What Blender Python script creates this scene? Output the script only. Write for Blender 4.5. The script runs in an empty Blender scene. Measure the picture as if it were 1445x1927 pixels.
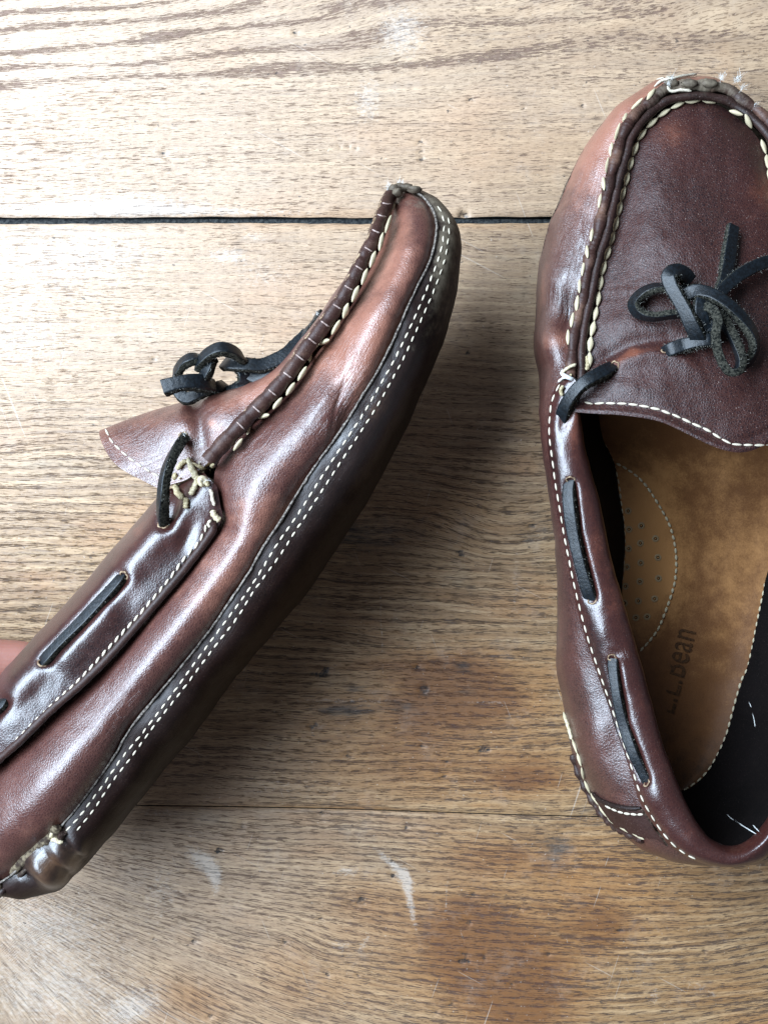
import bpy, math, random
import numpy as np
from mathutils import Vector, Matrix
from mathutils.bvhtree import BVHTree

random.seed(7); rng = np.random.default_rng(7)
scn = bpy.context.scene
COL = scn.collection

# ------------------------------------------------------------------ camera
H = 0.5                        # camera height above the table (metres)
S = 0.42 / 1927.0              # metres per photo pixel on the table top
CX, CY = 722.5, 963.5
CAM = Vector((0, 0, H))
cam_d = bpy.data.cameras.new("camera"); cam = bpy.data.objects.new("camera", cam_d); COL.objects.link(cam)
cam.location = CAM
cam_d.sensor_fit = 'VERTICAL'; cam_d.sensor_height = 24.0
cam_d.lens = 24.0 * H / 0.42
cam_d.clip_start = 0.01; cam_d.clip_end = 50
scn.camera = cam

# ------------------------------------------------------------------ light of the room
world = bpy.data.worlds.new("World"); scn.world = world; world.use_nodes = True
bg = world.node_tree.nodes['Background']; bg.inputs[0].default_value = (0.80, 0.86, 1.0, 1); bg.inputs[1].default_value = 0.15
def area(name, loc, target, sx, sy, power, col):
    l = bpy.data.lights.new(name, 'AREA'); l.shape = 'RECTANGLE'; l.size = sx; l.size_y = sy; l.energy = power; l.color = col
    o = bpy.data.objects.new(name, l); COL.objects.link(o); o.location = loc
    o.rotation_euler = (Vector(target) - Vector(loc)).to_track_quat('-Z', 'Y').to_euler()
    return o
area("window_light", (-0.66, 0.22, 0.78), (-0.02, 0.0, 0.0), 1.30, 0.64, 51.0, (0.68, 0.83, 1.0))
scn.view_settings.view_transform = 'Standard'; scn.view_settings.look = 'None'
scn.view_settings.exposure = 0.0; scn.view_settings.gamma = 1.0
scn.view_settings.use_curve_mapping = False

# ------------------------------------------------------------------ numeric helpers
def W(px, py, z):
    k = S * (H - z) / H
    return np.array([(px - CX) * k, -(py - CY) * k, z])
def topx(P):
    P = np.asarray(P); k = S * (H - P[..., 2]) / H
    return P[..., 0] / k + CX, -P[..., 1] / k + CY
def catmull(P, n, closed=False):
    P = np.asarray(P, float)
    if closed: Q = np.vstack([P[-1], P, P[0], P[1]])
    else: Q = np.vstack([2 * P[0] - P[1], P, 2 * P[-1] - P[-2]])
    out = []
    for i in range(1, len(Q) - 2):
        p0, p1, p2, p3 = Q[i - 1], Q[i], Q[i + 1], Q[i + 2]
        t0 = 0; t1 = t0 + max(np.linalg.norm(p1 - p0), 1e-9) ** .5
        t2 = t1 + max(np.linalg.norm(p2 - p1), 1e-9) ** .5; t3 = t2 + max(np.linalg.norm(p3 - p2), 1e-9) ** .5
        t = np.linspace(t1, t2, 14, endpoint=False)[:, None]
        A1 = (t1 - t) / (t1 - t0) * p0 + (t - t0) / (t1 - t0) * p1
        A2 = (t2 - t) / (t2 - t1) * p1 + (t - t1) / (t2 - t1) * p2
        A3 = (t3 - t) / (t3 - t2) * p2 + (t - t2) / (t3 - t2) * p3
        B1 = (t2 - t) / (t2 - t0) * A1 + (t - t0) / (t2 - t0) * A2
        B2 = (t3 - t) / (t3 - t1) * A2 + (t - t1) / (t3 - t1) * A3
        out.append((t2 - t) / (t2 - t1) * B1 + (t - t1) / (t2 - t1) * B2)
    out.append(Q[-2][None]); C = np.vstack(out)
    d = np.r_[0, np.cumsum(np.linalg.norm(np.diff(C, axis=0), axis=1))]
    s = np.linspace(0, d[-1], n)
    return np.stack([np.interp(s, d, C[:, k]) for k in range(C.shape[1])], 1)
def zfill(pts, zs):
    """pixels of a traced line + heights given at fractions of its length -> (x, y, z) rows"""
    p = np.asarray(pts, float)[:, :2]
    d = np.r_[0, np.cumsum(np.linalg.norm(np.diff(p, axis=0), axis=1))]; d /= d[-1]
    z = np.interp(d, [a for a, b in zs], [b for a, b in zs])
    return np.stack([W(x, y, zz) for (x, y), zz in zip(p, z)])
def guide(pts, zs, n):
    return catmull(zfill(pts, zs), n)
def across(G, m):
    """guides (k, n, 3) -> grid (m, n, 3) by Catmull-Rom over the guides, even spacing per column"""
    G = np.asarray(G); k, n, _ = G.shape
    out = np.empty((m, n, 3))
    for j in range(n): out[:, j] = catmull(G[:, j] + np.linspace(0, 1e-7, k)[:, None], m)
    return out
def normals(G):
    du = np.gradient(G, axis=1); dv = np.gradient(G, axis=0)
    N = np.cross(du, dv); L = np.linalg.norm(N, axis=2, keepdims=True)
    bad = L[..., 0] < 1e-12
    N = N / np.maximum(L, 1e-12)
    if bad.any():
        mm = N[~bad].mean(0); N[bad] = mm / np.linalg.norm(mm)
    return N
_perm = rng.random((512, 512))
def vnoise(x, y):
    xi = np.floor(x).astype(int); yi = np.floor(y).astype(int); fx = x - xi; fy = y - yi
    fx = fx * fx * (3 - 2 * fx); fy = fy * fy * (3 - 2 * fy)
    g = lambda a, b: _perm[a % 512, b % 512]
    return (g(xi, yi) * (1 - fx) + g(xi + 1, yi) * fx) * (1 - fy) + (g(xi, yi + 1) * (1 - fx) + g(xi + 1, yi + 1) * fx) * fy
def fbm(x, y, o=4):
    s = 0; a = .5; t = 0
    for i in range(o):
        s = s + a * vnoise(x * 2 ** i + 17.3 * i, y * 2 ** i + 5.1 * i); t += a; a *= .5
    return s / t
def blob(px, py, cx, cy, rx, ry, ang=0):
    a = math.radians(ang); dx = px - cx; dy = py - cy
    u = (dx * math.cos(a) + dy * math.sin(a)) / rx; v = (-dx * math.sin(a) + dy * math.cos(a)) / ry
    return np.exp(-(u * u + v * v))

# ------------------------------------------------------------------ node helpers
def new_mat(name):
    m = bpy.data.materials.new(name); m.use_nodes = True
    nt = m.node_tree; b = nt.nodes['Principled BSDF']
    return m, nt, b
class NT:
    def __init__(s, nt): s.nt = nt
    def n(s, typ, **kw):
        x = s.nt.nodes.new(typ)
        for k, v in kw.items():
            if k.startswith('i_'): 
                key = k[2:]; key = int(key) if key.isdigit() else key.replace('_', ' ')
                s.set(x.inputs[key], v)
            else: setattr(x, k, v)
        return x
    def set(s, inp, v):
        if isinstance(v, bpy.types.NodeSocket): s.nt.links.new(v, inp)
        else: inp.default_value = v
    def math(s, op, a, b=0.0, c=None, clamp=False):
        x = s.nt.nodes.new('ShaderNodeMath'); x.operation = op; x.use_clamp = clamp
        s.set(x.inputs[0], a); s.set(x.inputs[1], b)
        if c is not None: s.set(x.inputs[2], c)
        return x.outputs[0]
    def mix(s, f, a, b, typ='MIX'):
        x = s.nt.nodes.new('ShaderNodeMix'); x.data_type = 'RGBA'; x.blend_type = typ; x.clamp_factor = True
        s.set(x.inputs[0], f)
        for i, v in ((6, a), (7, b)):
            if isinstance(v, tuple) and len(v) == 3: v = v + (1,)
            s.set(x.inputs[i], v)
        return x.outputs[2]
    def ramp(s, f, lo, hi):
        x = s.nt.nodes.new('ShaderNodeMapRange'); x.interpolation_type = 'SMOOTHSTEP'
        s.set(x.inputs[0], f); x.inputs[1].default_value = lo; x.inputs[2].default_value = hi
        return x.outputs[0]
    def noise(s, vec, scale, detail=3, rough=.55, dist=0.0):
        x = s.nt.nodes.new('ShaderNodeTexNoise'); s.set(x.inputs['Vector'], vec)
        x.inputs['Scale'].default_value = scale; x.inputs['Detail'].default_value = detail
        x.inputs['Roughness'].default_value = rough; x.inputs['Distortion'].default_value = dist
        return x.outputs['Fac']
    def voro(s, vec, scale, feature='F1', rand=1.0):
        x = s.nt.nodes.new('ShaderNodeTexVoronoi'); x.feature = feature; s.set(x.inputs['Vector'], vec)
        x.inputs['Scale'].default_value = scale; x.inputs['Randomness'].default_value = rand
        return x.outputs['Distance']
    def scale(s, vec, sx, sy, sz=1, rot=0):
        x = s.nt.nodes.new('ShaderNodeMapping'); s.set(x.inputs[0], vec)
        x.inputs['Scale'].default_value = (sx, sy, sz); x.inputs['Rotation'].default_value = (0, 0, rot)
        return x.outputs[0]
    def attr(s, name):
        x = s.nt.nodes.new('ShaderNodeAttribute'); x.attribute_name = name; return x.outputs['Fac']
    def bump(s, h, strength, dist, prev=None):
        x = s.nt.nodes.new('ShaderNodeBump'); s.set(x.inputs['Height'], h)
        x.inputs['Strength'].default_value = strength; x.inputs['Distance'].default_value = dist
        if prev is not None: s.set(x.inputs['Normal'], prev)
        return x.outputs[0]

def leather(name, dark, mid, light, rough=.36, polish=0, spec=.55, pebble=.5, speck=.35, base_tone=None, speck_col=(.42, .32, .28), coat=0.0):
    m, nt, b = new_mat(name); q = NT(nt)
    co = q.n('ShaderNodeTexCoord').outputs['Object']
    tone = q.attr('tone')
    big = q.noise(co, 38, 4, .6); med = q.noise(co, 190, 4, .6); fine = q.noise(co, 1500, 3, .6)
    t = q.math('ADD', tone, q.math('MULTIPLY', q.math('SUBTRACT', big, .5), .75))
    t = q.math('ADD', t, q.math('MULTIPLY', q.math('SUBTRACT', med, .5), .45))
    t = q.math('ADD', t, q.math('MULTIPLY', q.math('SUBTRACT', fine, .5), .30))
    c = q.mix(q.ramp(t, 0.0, .5), dark, mid); c = q.mix(q.ramp(t, .5, 1.0), c, light)
    # pebbled grain
    wv = q.n('ShaderNodeVectorMath', operation='ADD', i_0=co, i_1=q.n('ShaderNodeVectorMath', operation='SCALE', i_0=q.n('ShaderNodeTexNoise', i_Vector=co, i_Scale=500.0).outputs['Color'], i_3=.0012).outputs[0]).outputs[0]
    cell = q.voro(wv, 1050, 'DISTANCE_TO_EDGE'); grain = q.ramp(cell, 0.0, .28)
    c = q.mix(q.math('MULTIPLY', q.math('SUBTRACT', 1.0, grain), .30 * pebble), c, light)
    # creases where the shoe bends
    cr = q.attr('crease')
    uv = q.n('ShaderNodeUVMap', uv_map='UVMap').outputs[0]
    cn = q.noise(q.scale(uv, 55, 420, 1, .25), 1.0, 5, .65, .6)
    cl = q.math('ABSOLUTE', q.math('SUBTRACT', cn, .5))
    cl = q.ramp(cl, 0.0, .055)
    crh = q.math('MULTIPLY', q.math('SUBTRACT', 1.0, cl), cr)
    c = q.mix(q.math('MULTIPLY', crh, .25), c, light)
    # little pale specks of dust / worn grain
    sp = q.noise(co, 2600, 1, .5); spm = q.ramp(sp, .69, .76)
    c = q.mix(q.math('MULTIPLY', spm, speck), c, speck_col)
    # fine scratches
    sc = q.noise(q.scale(co, 900, 60, 60, .7), 1.0, 2, .5, .8); scm = q.math('MULTIPLY', q.ramp(sc, .70, .76), q.ramp(med, .5, .6))
    c = q.mix(q.math('MULTIPLY', scm, .10), c, light)
    # scuffed, dusty places
    sf = q.attr('scuff'); sfn = q.math('ADD', sf, q.math('MULTIPLY', q.math('SUBTRACT', q.noise(co, 260, 5, .7), .5), 1.0))
    sfm = q.math('MULTIPLY', q.ramp(sfn, .3, .9), q.ramp(sf, 0.02, .2))
    c = q.mix(sfm, c, (.19, .155, .11))
    nt.links.new(c, b.inputs['Base Color'])
    r = q.math('ADD', rough, q.math('MULTIPLY', q.math('SUBTRACT', med, .5), .12)); r = q.math('ADD', r, q.math('MULTIPLY', sfm, .35))
    nt.links.new(r, b.inputs['Roughness']); b.inputs['Specular IOR Level'].default_value = spec
    b.inputs['Coat Weight'].default_value = coat; b.inputs['Coat Roughness'].default_value = .25
    if polish:
        nt.links.new(q.math('ADD', spec, q.math('MULTIPLY', q.ramp(tone, .30, .5), polish)), b.inputs['Specular IOR Level']); nt.links.new(q.math('SUBTRACT', r, q.math('MULTIPLY', q.ramp(tone, .30, .5), .14)), b.inputs['Roughness'])
    n1 = q.bump(grain, .50 * pebble, .00022); n2 = q.bump(q.noise(co, 2400, 2, .6), .25, .00012, n1)
    n3 = q.bump(q.noise(co, 260, 3, .5), .16, .0006, n2)
    n4 = q.bump(q.math('MULTIPLY', crh, -1.0), .5, .0004, n3)
    nt.links.new(n4, b.inputs['Normal'])
    return m
def simple(name, c1, c2, rough=.7, scale=600, spec=.3, bump=.4, bd=.0002, sheen=0.0):
    m, nt, b = new_mat(name); q = NT(nt); co = q.n('ShaderNodeTexCoord').outputs['Object']
    nz = q.noise(co, scale, 4, .65); nt.links.new(q.mix(q.ramp(nz, .35, .68), c1, c2), b.inputs['Base Color'])
    b.inputs['Roughness'].default_value = rough; b.inputs['Specular IOR Level'].default_value = spec
    b.inputs['Sheen Weight'].default_value = sheen
    nt.links.new(q.bump(nz, bump, bd), b.inputs['Normal']); return m

M_side = leather('side_leather', (.015, .005, .006), (.058, .018, .015), (.27, .112, .074), rough=.36, pebble=.55, speck=.30, coat=.15, spec=1.0)
M_plug = leather('vamp_leather', (.010, .005, .006), (.027, .009, .009), (.16, .052, .030), rough=.44, pebble=.6, speck=.60, spec=.42)
M_collar = leather('collar_leather', (.007, .003, .004), (.033, .009, .008), (.18, .056, .032), rough=.30, pebble=.3, speck=.22, spec=.9, coat=.15)
M_sole = leather('sole_leather', (.003, .0016, .0016), (.011, .004, .0035), (.12, .06, .03), rough=.50, pebble=.15, speck=.10, spec=.12, polish=1.0)
M_ridge = leather('ridge_leather', (.008, .004, .0038), (.030, .011, .009), (.20, .11, .075), rough=.50, pebble=.2, speck=.35, spec=.3)
M_bed = leather('footbed_leather', (.022, .009, .004), (.125, .048, .014), (.36, .17, .058), rough=.55, pebble=.15, speck=.06, spec=.3)
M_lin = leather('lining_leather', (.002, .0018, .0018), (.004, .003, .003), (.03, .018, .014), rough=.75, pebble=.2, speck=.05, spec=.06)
M_edge = simple('raw_leather_edge', (.13, .075, .045), (.42, .31, .20), .85, 900, .15)
M_flap = simple('worn_flap_leather', (.030, .018, .012), (.21, .165, .105), .8, 500, .25, .8, .0004)
M_grey_edge = simple('scuffed_cut_edge', (.05, .040, .036), (.27, .235, .20), .8, 1100, .2)
M_edge_d = simple('raw_dark_edge', (.035, .022, .016), (.19, .14, .10), .85, 900, .15)
M_thread = simple('waxed_thread', (.36, .29, .17), (.66, .58, .41), .6, 1400, .35, .5)
M_thread_o = simple('old_thread', (.22, .17, .09), (.52, .44, .28), .7, 1400, .25, .5)
M_wrap = simple('wrap_thread_fibre', (.20, .13, .11), (.48, .38, .34), .8, 1500, .2)
M_fine = simple('sewing_thread', (.46, .39, .29), (.74, .67, .54), .6, 2400, .25, .5)
M_fine_d = simple('dusty_thread', (.34, .28, .17), (.62, .55, .40), .7, 1500, .3, .4)
M_lace = simple('black_lace_leather', (.0015, .0025, .0035), (.006, .010, .014), .42, 900, .45, .6, .0003)
M_suede = simple('lace_flesh_side', (.002, .003, .003), (.065, .062, .048), .9, 1300, .1, 1.0, .0005, .0)
M_fib = simple('loose_fibre', (.55, .55, .52), (.85, .85, .83), .7, 800, .2)
M_fuzz = simple('lace_fuzz', (.10, .10, .09), (.40, .39, .34), .8, 1500, .2)
M_bed_rim = simple('hole_rim', (.16, .10, .05), (.46, .33, .18), .6, 900, .3)
M_hole = simple('punched_hole', (.010, .006, .004), (.03, .018, .01), .9, 900, .1)
M_print = simple('footbed_print', (.038, .017, .007), (.085, .036, .012), .6, 900, .2)

# ------------------------------------------------------------------ object helpers
def mesh_obj(name, V, F, mats, parent=None, org=(0, 0, 0), midx=None, smooth=True, attrs=None, uv=None, flat=None):
    me = bpy.data.meshes.new(name)
    V = np.asarray(V, float) - np.asarray(org)
    me.from_pydata(V.tolist(), [], [tuple(int(i) for i in f) for f in F]) if not isinstance(F, np.ndarray) else quick(me, V, F)
    for m in (mats if isinstance(mats, (list, tuple)) else [mats]): me.materials.append(m)
    if midx is not None: me.polygons.foreach_set('material_index', np.asarray(midx, np.int32))
    sm = np.full(len(me.polygons), smooth)
    if flat: sm[np.asarray(flat, int)] = False
    me.polygons.foreach_set('use_smooth', sm)
    for k, a in (attrs or {}).items():
        at = me.attributes.new(k, 'FLOAT', 'POINT'); at.data.foreach_set('value', np.asarray(a, np.float32).ravel())
    if uv is not None:
        ul = me.uv_layers.new(name='UVMap'); li = np.empty(len(me.loops), np.int32); me.loops.foreach_get('vertex_index', li)
        ul.data.foreach_set('uv', np.asarray(uv, np.float32)[li].ravel())
    me.update()
    o = bpy.data.objects.new(name, me); COL.objects.link(o)
    if parent is not None: o.parent = parent
    return o
def quick(me, V, F):
    me.vertices.add(len(V)); me.vertices.foreach_set('co', np.asarray(V, np.float32).ravel())
    nf, k = F.shape; me.loops.add(nf * k); me.loops.foreach_set('vertex_index', F.astype(np.int32).ravel())
    me.polygons.add(nf); me.polygons.foreach_set('loop_start', np.arange(0, nf * k, k, dtype=np.int32))
    me.update(calc_edges=True)
def thing(name, label, cat, loc, group=None):
    o = bpy.data.objects.new(name, None); COL.objects.link(o); o.location = loc
    o['label'] = label; o['category'] = cat; o.empty_display_size = .02
    if group: o['group'] = group
    return o
def gridF(m, n, off=0, closed=False, flip=False):
    i, j = np.meshgrid(np.arange(m - 1), np.arange(n if closed else n - 1), indexing='ij')
    j2 = (j + 1) % n
    a = i * n + j; b = i * n + j2; c = (i + 1) * n + j2; d = (i + 1) * n + j
    F = np.stack([a, b, c, d], -1).reshape(-1, 4) + off
    return F[:, ::-1] if flip else F

class Shoe:
    def __init__(s, root, org, ref): s.root, s.org, s.ref = root, np.array(org), np.array(ref); s.V = []; s.F = []; s.nv = 0
    def add_bvh(s, V, F):
        s.V.append(V); s.F.append(F + s.nv); s.nv += len(V)
    def tree(s):
        V = np.vstack(s.V); F = np.vstack(s.F); s.bvh = BVHTree.FromPolygons(V.tolist(), F.tolist())
    def hit(s, px, py, h=0.0):
        d = Vector(W(px, py, 0.0)) - CAM; d.normalize()
        loc, n, i, dist = s.bvh.ray_cast(CAM, d)
        if loc is None: return None, None
        if n.dot(d) > 0: n = -n
        return loc + n * h, n

def sheet(shoe, name, G, mats, th=.0016, tone=None, crease=None, scuff=None, disp=None, closed=False, ref=None, flipn=None, bvh=True, parent=None, freeze=True):
    """a piece of leather: outer face, inner face and cut edges of its own thickness"""
    N = normals(G)
    r = np.asarray(ref if ref is not None else shoe.ref)
    sgn = np.sign(np.sum(np.einsum('ijk,ijk->ij', N, G - r)))
    if flipn is not None: sgn = flipn
    N = N * sgn
    px, py = topx(G)
    if disp is not None:
        D = disp(px, py, G); G = G + N * D[..., None]; N = normals(G) * sgn
    m, n = G.shape[:2]
    I = G - N * th
    flip = sgn < 0
    Fo = gridF(m, n, 0, closed, flip); Fi = gridF(m, n, m * n, closed, not flip)
    V = [G.reshape(-1, 3), I.reshape(-1, 3)]; F = [Fo, Fi]; mi = [np.zeros(len(Fo)), np.full(len(Fi), 2)]
    off = 2 * m * n
    idx = np.arange(m * n).reshape(m, n)
    loops = [idx[0], idx[-1][::-1]]
    if not closed: loops += [idx[::-1, 0], idx[:, -1]]
    src = [np.arange(m * n), np.arange(m * n)]
    for L in loops:
        k = len(L); a = G.reshape(-1, 3)[L]; b = I.reshape(-1, 3)[L]
        V += [a, b]; src += [L, L]
        t = np.arange(k - 1); q = np.stack([off + t, off + k + t, off + k + t + 1, off + t + 1], 1)
        if flip: q = q[:, ::-1]
        F.append(q); mi.append(np.full(len(q), 1)); off += 2 * k
    V = np.vstack(V); F = np.vstack(F); src = np.concatenate(src); mi = np.concatenate(mi)
    z0 = np.zeros((m, n))
    def at(fn, d):
        if fn is None: a = z0 + d
        elif callable(fn): a = fn(px, py)
        else: a = z0 + fn
        return a.reshape(-1)[src]
    us = np.r_[0, np.cumsum(np.linalg.norm(np.diff(G[m // 2], axis=0), axis=1))]
    vs = np.r_[0, np.cumsum(np.linalg.norm(np.diff(G[:, n // 2], axis=0), axis=1))]
    uv = np.stack(np.broadcast_arrays(us[None, :], vs[:, None]), -1).reshape(-1, 2)[src]
    o = mesh_obj(name, V, F, list(mats), parent or shoe.root, shoe.org, mi, True, dict(tone=at(tone, .4), crease=at(crease, 0), scuff=at(scuff, 0)), uv)
    if bvh: shoe.add_bvh(G.reshape(-1, 3), Fo)
    o['_n'] = 1; del o['_n']
    return o, G, N

def frames(P, up):
    P = np.asarray(P); T = np.gradient(P, axis=0); T /= np.maximum(np.linalg.norm(T, axis=1, keepdims=True), 1e-9)
    U = np.broadcast_to(np.asarray(up, float), P.shape).copy()
    U -= T * np.sum(U * T, 1, keepdims=True); U /= np.maximum(np.linalg.norm(U, axis=1, keepdims=True), 1e-9)
    B = np.cross(T, U); return T, U, B
def tube_arrays(P, prof, up, rad=None, twist=None):
    """prof (k,2): side, up offsets; rad (n,) or (n,2) scaling"""
    T, U, B = frames(P, up); n = len(P); k = len(prof)
    if rad is None: rad = np.ones(n)
    rad = np.asarray(rad); rad = rad[:, None] if rad.ndim == 1 else rad
    rad = np.broadcast_to(rad, (n, 2))
    pr = prof[None] * rad[:, None]
    if twist is not None:
        c, s_ = np.cos(twist)[:, None], np.sin(twist)[:, None]
        pr = np.stack([pr[..., 0] * c - pr[..., 1] * s_, pr[..., 0] * s_ + pr[..., 1] * c], -1)
    G = P[:, None] + B[:, None] * pr[..., :1] + U[:, None] * pr[..., 1:]
    return G
def tube(name, G, mats, parent, org, midx_fn=None, caps=True, attrs=None, smooth=True, cap_mat=0):
    n, k = G.shape[:2]
    F = gridF(n, k, 0, True); V = G.reshape(-1, 3); F = F.tolist()
    mi = [0] * len(F)
    if midx_fn is not None: mi = [midx_fn(f[0] % k) for f in F]
    fl = []
    if caps:
        V = np.vstack([V, G[0], G[-1]])
        F.append([n * k + i for i in range(k)]); F.append([n * k + k + i for i in range(k)][::-1]); fl = [len(F) - 2, len(F) - 1]; mi += [cap_mat, cap_mat]
    at = {}
    if attrs:
        for kk, a in attrs.items():
            a = np.broadcast_to(np.asarray(a), (n, k) if np.ndim(a) != 1 else (n,)); a = np.repeat(a[:, None], k, 1) if a.ndim == 1 else a
            a = a.reshape(-1); at[kk] = np.r_[a, a[:k], a[-k:]] if caps else a
    return mesh_obj(name, V, F, mats, parent, org, mi, smooth, at, None, fl)
def circ(k, rx=1, ry=1): 
    a = np.linspace(0, 2 * np.pi, k, endpoint=False); return np.stack([np.cos(a) * rx, np.sin(a) * ry], 1)

# unit stitches (length 1 along x, width about 1)
def stitch_mesh(name, mat, k, rings, power, groove=0.0, slant=0.0):
    V = []; F = []
    for i in range(rings):
        t = i / (rings - 1); x = t - .5; r = max(.06, math.sin(math.pi * (.04 + .92 * t)) ** power) * .5
        for j in range(k):
            a = 2 * math.pi * j / k; rr = r * (1 + groove * math.cos(3 * a + 7 * t))
            V.append((x, rr * math.cos(a) + slant * (t - .5), rr * math.sin(a)))
    for i in range(rings - 1):
        for j in range(k): F.append((i * k + j, i * k + (j + 1) % k, (i + 1) * k + (j + 1) % k, (i + 1) * k + j))
    F.append(tuple(range(k))[::-1]); F.append(tuple((rings - 1) * k + j for j in range(k)))
    me = bpy.data.meshes.new(name); me.from_pydata(V, [], F); me.materials.append(mat)
    me.polygons.foreach_set('use_smooth', [True] * len(me.polygons)); me.update(); return me
SM_thick = [stitch_mesh('thick_stitch', M_thread, 9, 9, .75, .16, s) for s in (.25, .35, .15)]
SM_thick_o = [stitch_mesh('thick_stitch', M_thread_o, 9, 9, .75, .16, s) for s in (.25, .35)]
SM_fine = [stitch_mesh('fine_stitch', M_fine, 6, 5, .45, 0, s) for s in (.0, .15)]
SM_fine_d = [stitch_mesh('fine_stitch', M_fine_d, 6, 5, .45, 0, s) for s in (.0, .15)]
def resample_px(pts, step):
    P = catmull(np.asarray(pts, float), 1500); d = np.r_[0, np.cumsum(np.linalg.norm(np.diff(P, axis=0), axis=1))]
    n = max(2, int(round(d[-1] / step))); s = (np.arange(n) + .5) * d[-1] / n
    f = lambda a: np.stack([np.interp(a, d, P[:, 0]), np.interp(a, d, P[:, 1])], -1)
    return f(s), f(np.clip(s - step * .35, 0, d[-1])), f(np.clip(s + step * .35, 0, d[-1])), d[-1] / n
def stitches(shoe, parent, pts, step, meshes, width, length=.8, h=.0002, name='stitch', skip=(), jit=.06, slant=0.0, hole=None, zmax=None):
    C, A, B, st = resample_px(pts, step); c = 0
    for i, (p, a, b) in enumerate(zip(C, A, B)):
        if i in skip: continue
        P, n = shoe.hit(p[0], p[1], h); Pa, na = shoe.hit(a[0], a[1], h); Pb, nb = shoe.hit(b[0], b[1], h)
        if P is None or Pa is None or Pb is None: continue
        d = Pb - Pa; L = d.length / .7
        if L > .02 or L < 1e-5: continue
        x = d.normalized(); y = n.cross(x).normalized(); z = x.cross(y)
        sl = slant + random.uniform(-jit, jit)
        x2 = (x * math.cos(sl) + y * math.sin(sl)); y2 = z.cross(x2)
        M = Matrix((x2, y2, z)).transposed().to_4x4()
        w = width * random.uniform(.9, 1.1)
        o = bpy.data.objects.new(name, random.choice(meshes)); COL.objects.link(o); o.parent = parent
        o.matrix_local = Matrix.Translation((Pa + Pb) * .25 + P * .5 - Vector(shoe.org)) @ M @ Matrix.Diagonal((L * length * random.uniform(.93, 1.05), w, w * .8, 1))
        c += 1
    return c
def thread(shoe, name, pts, r, mat, h=.001, parent=None, k=8, n=26, twist=True, caps=True):
    """a loose length of twisted thread; pts = (px, py, extra height)"""
    P = []
    for p in pts:
        q, nn = shoe.hit(p[0], p[1], h + (p[2] if len(p) > 2 else 0))
        if q is not None: P.append(np.array(q))
    if len(P) < 3: return None
    P = catmull(P, n); prof = circ(k)
    a = np.linspace(0, 2 * np.pi, k, endpoint=False)
    i = np.arange(n)
    G = tube_arrays(P, prof * r, (0.1, .2, 1))
    if twist:
        T, U, B = frames(P, (0.1, .2, 1))
        rr = r * (1 + .16 * np.cos(3 * a[None] + i[:, None] * .8))
        G = P[:, None] + B[:, None] * (np.cos(a)[None] * rr)[..., None] + U[:, None] * (np.sin(a)[None] * rr)[..., None]
    taper = np.clip(np.minimum(i + 1, n - i) / 3.0, .45, 1)[:, None, None]
    G = P[:, None] + (G - P[:, None]) * taper
    return tube(name, G, [mat], parent or shoe.root, shoe.org, caps=caps)
def fibres(shoe, name, mat, spots, parent=None, wid=.00010):
    """a tuft of hair-fine fibres, one mesh: spots = (point, direction, count, length, spread)"""
    V = []; F = []
    for P, D, cnt, ln, sp in spots:
        P = np.array(P); D = np.array(D, float); D /= np.linalg.norm(D)
        for c in range(cnt):
            p = P + rng.normal(0, sp * .3, 3); d = D + rng.normal(0, .55, 3); d /= np.linalg.norm(d); L = ln * rng.uniform(.4, 1.2)
            cur = rng.normal(0, .5, 3); side = np.cross(d, rng.normal(0, 1, 3)); side /= np.linalg.norm(side)
            base = len(V)
            for t in np.linspace(0, 1, 5):
                q = p + d * L * t + cur * L * t * t * .6; w = wid * (1 - .6 * t)
                V += [q - side * w * .5, q + side * w * .5]
            for s_ in range(4): F.append((base + 2 * s_, base + 2 * s_ + 1, base + 2 * s_ + 3, base + 2 * s_ + 2))
    o = mesh_obj(name, V, F, [mat], parent or shoe.root, shoe.org, None, False); o['kind'] = 'stuff'; return o

def lace(shoe, pts, w=.0040, t=.0023, name='lace', up=(0, 0, 1), n=60, h0=.0, parent=None, absz=False, fuzz=1.0, endcap=1):
    """flat leather thong: pts = (px, py, height above the surface or z, twist degrees)"""
    P = []; tw = []
    for p in pts:
        if absz: q = W(p[0], p[1], p[2])
        else:
            q, nn = shoe.hit(p[0], p[1], 0.0)
            z = (q.z if q is not None else .06) + p[2]; q = W(p[0], p[1], z)
        P.append(q); tw.append(math.radians(p[3] if len(p) > 3 else 0))
    P = np.array(P); A = np.hstack([P, np.array(tw)[:, None] * .01]); A = catmull(A, n); P = A[:, :3]; tw = A[:, 3] / .01
    prof = np.array([(-.50, -.40), (-.50, 0), (-.50, .36), (-.49, .43), (-.44, .49), (-.36, .5), (0, .505), (.36, .5), (.44, .49), (.49, .43), (.50, .36), (.50, 0), (.50, -.40), (.42, -.5), (0, -.5), (-.42, -.5)])
    prof = prof * [w, t]
    wob = 1 + .07 * np.sin(np.linspace(0, 9, n) + random.uniform(0, 6)) + rng.normal(0, .006, n)
    G = tube_arrays(P, prof, up, wob, tw)
    # suede faces are ragged
    T, U, B = frames(P, up)
    jit = rng.normal(0, .00010, G.shape); jit[:, 3:10] *= .12; G = G + jit
    grain = {2, 3, 1, 4} 
    o = tube(name, G, [M_lace, M_suede], parent or shoe.root, shoe.org, lambda j: 0 if 3 <= j <= 8 else 1, cap_mat=1)
    if fuzz > 0:
        sp = []
        for i in range(2, n - 2, 1):
            for j in (0, 2, 10, 12):
                if random.random() < .75 * fuzz:
                    d = G[i, j] - P[i]; sp.append((G[i, j], d, 2, .00065, .0006))
        fibres(shoe, 'lace_fuzz', M_fuzz, sp, o, .00009)
    return o

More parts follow.
